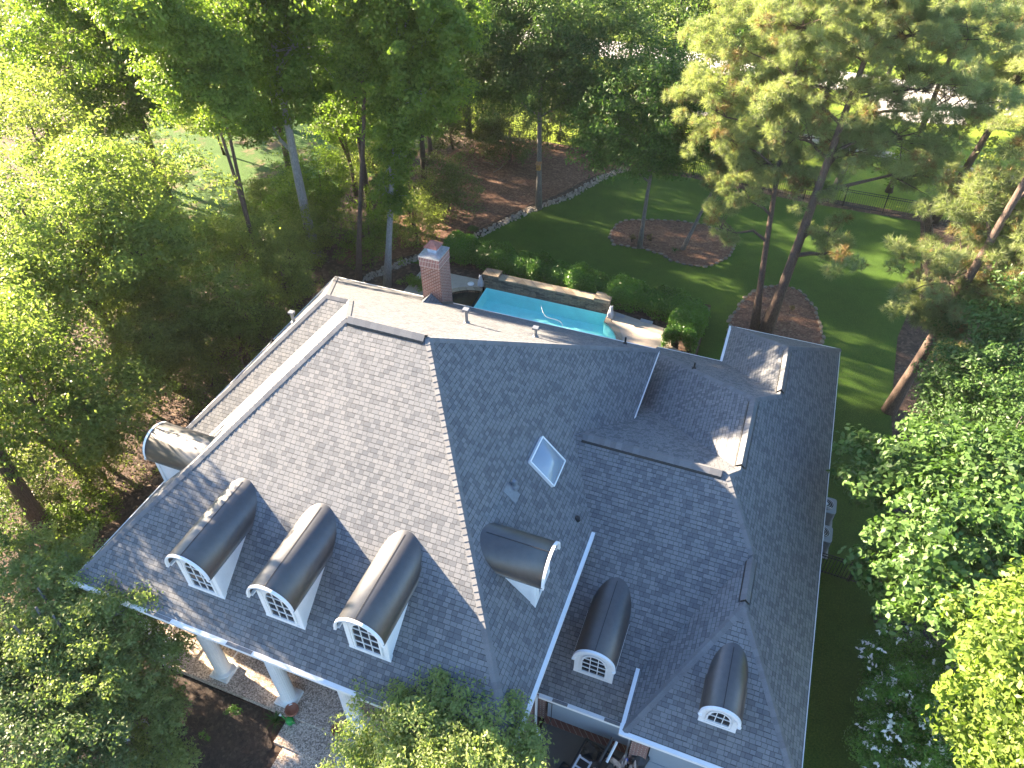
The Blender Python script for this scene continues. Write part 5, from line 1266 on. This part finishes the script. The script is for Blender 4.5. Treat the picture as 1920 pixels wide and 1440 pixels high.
bush('broadleaf_tree', 'pale leafed tree behind the maple in the upper left', 60, 250, 3.0, (4.2, 4.0, 3.4), 'understory', .22, tintc=.85, cr=.8, per=80, tr=.2)
bush('broadleaf_tree', 'yellow green tree top in the far upper left corner', 30, 70, 4.0, (4.6, 4.2, 3.6), 'bright', .24, tintc=.8, cr=.85, per=80, tr=.2)
bush('broadleaf_tree', 'bright leafed tree between the maple and the poplar crowns', 372, 110, 8.3, (2.0, 1.5, 1.9), 'bright', .18, tintc=.7, cr=.5, per=80, tr=.16, dens=1.2, more=[(.9, -.2, -2.0, 1.5, 1.3, 1.4), (-1.2, .3, 1.2, 1.6, 1.4, 1.4), (.2, -1.1, 1.4, 1.6, 1.3, 1.5), (-.6, -1.6, -.6, 1.4, 1.1, 1.4), (.8, 1.2, .6, 1.6, 1.4, 1.6), (.1, -2.7, 2.9, 1.7, 1.5, 1.8), (-1.5, -1.6, 3.2, 1.7, 1.5, 1.8)])  # crown shaped, with lobes added above the frame, to shade the rear roof slopes
bush('broadleaf_tree', 'whitish leafed tree left of the tulip poplar above the grass', 395, 200, -1.6, (2.4, 2.2, 2.2), 'understory', .2, tintc=.95, cr=.6, per=80)
bush('broadleaf_tree', 'green tree filling the gap right of the tulip poplar', 640, 200, 1.0, (2.6, 2.4, 2.6), 'poplar', .2, tintc=.6, cr=.6, per=80, tr=.16)
bush('broadleaf_tree', 'tree crown behind the tulip poplar at the top edge', 480, 40, 5.0, (3.4, 3.2, 3.2), 'poplar', .22, tintc=.6, cr=.7, per=80, tr=.2)
bush('broadleaf_tree', 'leafy tree right of the pale trunk at the top edge', 790, 90, 3.0, (3.2, 3.0, 3.4), 'poplar', .2, tintc=.45, cr=.65, per=80, tr=.18)
bush('wax_myrtle', 'low shrub on the shaded slope left of the pine straw', 700, 300, -3.6, (2.4, 2.0, 1.7), 'understory', .15, 'shrub', tintc=.45, cr=.5)
bush('shrub', 'low shrub under the tulip poplar beside the grass', 490, 370, -4.0, (1.8, 1.6, 1.3), 'understory', .15, 'shrub', tintc=.6, cr=.45)
bush('shrub', 'leafy shrub below the maple foot', 400, 440, -4.0, (1.6, 1.5, 1.2), 'understory', .14, 'shrub', tintc=.8, cr=.45)
for k, (x, y, h, r, lb) in enumerate([(-7.5, 31.5, 15, 3.2, 'tall green tree behind the tulip poplar trunk'), (-6.5, 46, 14, 2.8, 'tall green tree at the back of the shaded slope')]):  # high crowns added to shade the back lawn
    tree('broadleaf_tree', lb, 'tree', (x, y), (x+.4, y+.2), h, .22, [(0, 0, h*.58, r*.8, r*.8, h*.17), (.3, .3, h*.82, r, r, h*.2)], 'poplar', .22, 'bark_dark', .5, .8, 1.1, 80, forks=2, tintc=.5, limb=12)
# far trees at the top
for k, (x, y, h, r, lf, lb) in enumerate([
    (-22, 42, 15, 3.6, 'bright', 'glowing yellow green tree between the maple and the poplar'), (-30, 31, 14, 4.2, 'understory', 'hazy pale tree in the upper left corner'),
    (-14, 47, 15, 3.6, 'poplar', 'broadleaf tree behind the tulip poplar'), (-36, 44, 16, 4.5, 'bright', 'far bright tree in the top left corner'),
    (-5.5, 36, 14, 3.0, 'poplar', 'green tree behind the pale trunk'), (-9.5, 58, 15, 4.0, 'poplar', 'far green tree at the top left of centre'),
    (8.5, 50, 14, 4.2, 'elm', 'dark tree behind the two elms at the top centre'), (15.5, 47.5, 12, 3.2, 'elm2', 'green tree by the fence behind the small elm'),
    (13, 55, 13, 3.8, 'bright', 'bright tree beyond the fence right of centre'), (-1, 51, 13, 3.6, 'elm', 'dark tree left of the bird house tree crown'),
    (20, 58, 11, 3.4, 'bright', 'sunlit small tree left of the white street'), (35, 47, 12, 3.5, 'understory', 'pale tree at the right edge beyond the fence'),
    (3, 60, 14, 4.2, 'elm', 'tall dark tree at the top centre'), (31.5, 31.5, 9, 2.8, 'understory', 'light green tree under the right hand pines'),
    (25.6, 47.5, 4, 1.3, 'bright', 'low bright bush behind the back fence')]):
    tree('broadleaf_tree', lb, 'tree', (x, y), (x+.4, y+.2), h, .22, [(0, 0, h*.52, r*.9, r*.9, h*.2), (.5, .5, h*.8, r, r, h*.2)], lf, .24, 'bark_dark', .5, .85, .9, 62, forks=2, tintc=.6 if k != 3 else .9, limb=12)
# tall leaning trunk at the left edge
b = (-6.9, 3.0)
tree('oak_tree', 'tall tree with a thick rough trunk leaning out of the frame at the left edge', 'tree', b, (-7.7, 3.9), 15, .36, [(-.6, -.2, 9.0, 2.6, 2.2, 2.0), (-.8, .2, 12.0, 2.8, 2.2, 1.8), (-1.2, 2.2, 9.8, 2.4, 1.8, 1.6), (-1.0, -1.6, 8.4, 2.4, 1.6, 1.4)], 'oak', .18, 'bark_brown', cr=.55, dens=.75, per=60, limb=12, bend=.1)
# front trees
b = (.3, -1.6)
tree('crape_myrtle', 'large fine leaved tree in front of the lower left roof corner', 'tree', b, (-.2, -1.2), 5.6, .16,
     seen(b, [(60, 1060, -.6, 1.3, 1.2, 1.0), (150, 1090, -.6, 1.3, 1.2, 1.0), (215, 1130, -.2, .9, .8, .6), (265, 1120, .1, .45, .4, .3), (120, 1180, -1.0, 1.4, 1.3, 1.1), (215, 1210, -1.2, 1.1, 1.0, .9), (60, 1200, -1.2, 1.4, 1.3, 1.1), (160, 1280, -1.5, 1.4, 1.2, 1.1), (250, 1290, -2.2, 1.0, .9, .8), (300, 1225, -1.6, .7, .7, .55), (300, 1330, -2.6, .8, .7, .6), (310, 1420, -3.2, .8, .7, .6), (285, 1150, -.6, .5, .5, .4)]), 'crape', .12, 'bark_grey', .5, .34, dens=1.15, per=74, forks=4, tintc=.5, limb=8, upw=.4)
b = (-2.4, -2.2)
tree('holly_tree', 'bushy dark green tree in the lower left corner', 'tree', b, (-2.4, -2.2), 4.6, .14, seen(b, [(40, 1300, -1.8, 1.7, 1.6, 1.4), (60, 1410, -1.8, 1.7, 1.6, 1.4), (160, 1400, -2.2, 1.3, 1.2, 1.1), (-60, 1250, -1.4, 1.6, 1.5, 1.4)]), 'holly', .12, 'bark_grey', .5, .38, dens=1.15, per=74, forks=3, tintc=.4, limb=12)
b = (1.4, -2.4)
tree('shrub', 'low leafy shrub inside the curved block edging at the lower left', 'shrub', b, (1.4, -2.4), 1.2, .05, seen(b, [(215, 1350, -4.4, .8, .7, .6), (270, 1400, -4.5, .7, .7, .5), (300, 1430, -4.5, .7, .7, .5)]), 'holly', .1, 'bark_grey', .5, .26, per=60, limb=8)
b = (12.4, -1.3)
tree('crape_myrtle', 'fine leaved yellow green tree in front of the middle of the porch', 'tree', b, (12.4, -1.2), 5.8, .12,
     seen(b, [(830, 1370, -.2, 1.25, 1.0, 1.0), (750, 1400, -.5, 1.1, .9, .9), (930, 1400, -.2, 1.1, .9, .9), (820, 1290, .5, .5, .45, .4), (960, 1330, .4, .4, .4, .35), (700, 1430, -.8, 1.0, .9, .8), (1000, 1400, .3, .35, .35, .3), (860, 1440, -.2, 1.3, 1.1, 1.0), (760, 1330, .2, .5, .45, .4), (800, 1340, .2, 1.0, .9, .7), (890, 1330, .2, .9, .8, .7), (920, 1450, -.2, 1.2, 1.0, .9), (790, 1450, -.4, 1.2, 1.0, .9)]), 'crape', .11, 'bark_pale', .5, .3, dens=1.1, per=66, forks=4, tintc=.85, limb=9, upw=.4)
# small plants in the front bed
def blades(px, py, label, n, l, leaf='hedge', name='lily_plant'):
    p = G(px, py, GZ+.1); root = empty(name, (p[0], p[1], GZ), label, 'plant'); mb = MB()
    a = rng.uniform(0, 6.28, n); V = []
    for q in a:
        r_ = random.uniform(.5, 1)*l; x, y = math.cos(q), math.sin(q); w_ = .025
        P = [(p[0]+x*r_*t_, p[1]+y*r_*t_, GZ+.03+l*.7*(1.9*t_-1.5*t_*t_)) for t_ in (0, .3, .6, 1)]
        for i in range(3):
            w0, w1 = w_*(1-i/3.2), w_*(1-(i+1)/3.2)
            mb.poly([(P[i][0]-y*w0, P[i][1]+x*w0, P[i][2]), (P[i][0]+y*w0, P[i][1]-x*w0, P[i][2]), (P[i+1][0]+y*w1, P[i+1][1]-x*w1, P[i+1][2]), (P[i+1][0]-y*w1, P[i+1][1]+x*w1, P[i+1][2])])
    mb.build('leaves', leaf, root)
blades(517, 1352, 'long bladed green plant beside the left porch step', 34, .55)
blades(532, 1330, 'smaller bladed plant against the porch edge behind the terracotta pot', 14, .35)
blades(1265, 470, 'tuft of green blades at the foot of the small leaning pine', 22, .5)
for px, py, s_, lb in ((437, 1333, .3, 'round green clump in the middle of the front mulch bed'), (385, 1387, .3, 'bright green plant at the left of the front mulch bed'), (432, 1405, .14, 'tiny green plant low in the front mulch bed'), (483, 1418, .2, 'small dark plant left of the lower step'), (375, 1425, .2, 'bright green plant at the bottom edge of the picture'), (1310, 440, .2, 'faint green clump at the back of the oval bed')):
    p = G(px, py, GZ+.15); tree('bedding_plant', lb, 'plant', (p[0], p[1]), (p[0], p[1]), .2, .015, [(0, 0, s_*.6, s_, s_, s_*.6)], 'hedge', .07, 'bark_dark', .5, .12, 1.2, 40, limb=4, tintc=.8)
for px, py, lb in ((1187, 450, 'dark plant stub at the left of the oval bed'), (1217, 450, 'second dark plant stub in the oval bed right of the slim trunk'), (1484, 583, 'little dark plant stub in the bed behind the roof'), ):
    p = G(px, py, GZ+.15); tree('bedding_plant', lb, 'plant', (p[0], p[1]), (p[0], p[1]), .4, .03, [(0, 0, .3, .14, .14, .25)], 'needle_brown', .08, 'bark_dark', .4, .1, 1.0, 22, limb=3)

tree('holly_tree', 'unseen tree added outside the left edge to shade the front bed', 'tree', (-7.5, .2), (-7.4, .3), 8, .16, [(0, 0, 4.2, 2.4, 2.0, 1.8), (.4, .3, 6.6, 2.2, 1.8, 1.6), (2.2, -1.4, 3.6, 1.6, 1.4, 1.4)], 'holly', .16, 'bark_grey', .5, .5, dens=1.1, per=70, tintc=.4, limb=10)  # unseen tree added to keep the sun off the front bed
# undergrowth on the woodland floor
n = 5200; UX = rng.uniform(-34, 3.5, n); UY = rng.uniform(2, 50, n)
q = ((UX < -3.0) | (UY > 26.5)) & (np.sin(UX*.55+1)*np.cos(UY*.47)+rng.normal(size=n)*.35 > .05) & (UX < 2-.0*UY) & ~((UX > -4) & (UY < 32)) & ~((UX > -3.5) & (UY > 30)) & ~((UX < -13) & (UX > -30) & (UY > 23) & (UY < 45))
q &= ~((UX > -8.5) & (UX < -3) & (UY > 5) & (UY < 12) & (rng.random(n) < .6))
UC = np.stack([UX, UY, np.full(n, GZ)], 1)[q]
sz = rng.uniform(.12, .42, len(UC)); k = 34; cc = np.repeat(UC, k, 0); ss = np.repeat(sz, k)[:, None]
off = unit(len(cc)); off[:, 2] = abs(off[:, 2])
LC = cc+off*ss*rng.uniform(.3, 1, (len(cc), 1))
o = leaf_mesh('undergrowth', ['understory'], LC, off*.5+np.array([0, 0, .6])+rng.normal(size=LC.shape)*.5, .11, .45, None, np.repeat(rng.uniform(.1, .8, len(UC)), k), loc=(0, 0, 0))
o['kind'] = 'stuff'; o['label'] = 'low leafy undergrowth scattered over the woodland floor on the left'; o['category'] = 'undergrowth'
# fallen leaves and sticks on the woodland floor and beds
sk_ = MB()
for i in range(150):
    x, y = random.uniform(-22, -2), random.uniform(1, 42)
    if -13 > x and 23 < y < 45: continue
    a = random.uniform(0, 3.14); l = random.uniform(.3, 1.5); r_ = random.uniform(.01, .035)
    sk_.tube([(x, y, GZ+.02), (x+l*.5*math.cos(a), y+l*.5*math.sin(a), GZ+.06), (x+l*math.cos(a+.2), y+l*math.sin(a+.2), GZ+.02)], [r_, r_*.8, r_*.4], 5)
o = sk_.build('fallen_sticks', 'bark_grey'); o['kind'] = 'stuff'; o['label'] = 'fallen sticks and twigs lying on the woodland floor'; o['category'] = 'sticks'

# the evening air
hz = MB(); hz.box((-170, -50, -6.6), (170, 200, 22.5))
m = bpy.data.materials.new('haze_air'); m.use_nodes = True; t = m.node_tree; t.nodes.remove(t.nodes['Principled BSDF'])
pv = N(t, 'ShaderNodeVolumePrincipled'); pv.inputs['Color'].default_value = (.95, .95, .9, 1); pv.inputs['Density'].default_value = .00011
L(t, pv.outputs[0], t.nodes['Material Output'].inputs['Volume']); MT['haze'] = m
o = hz.build('haze', 'haze'); o['kind'] = 'stuff'
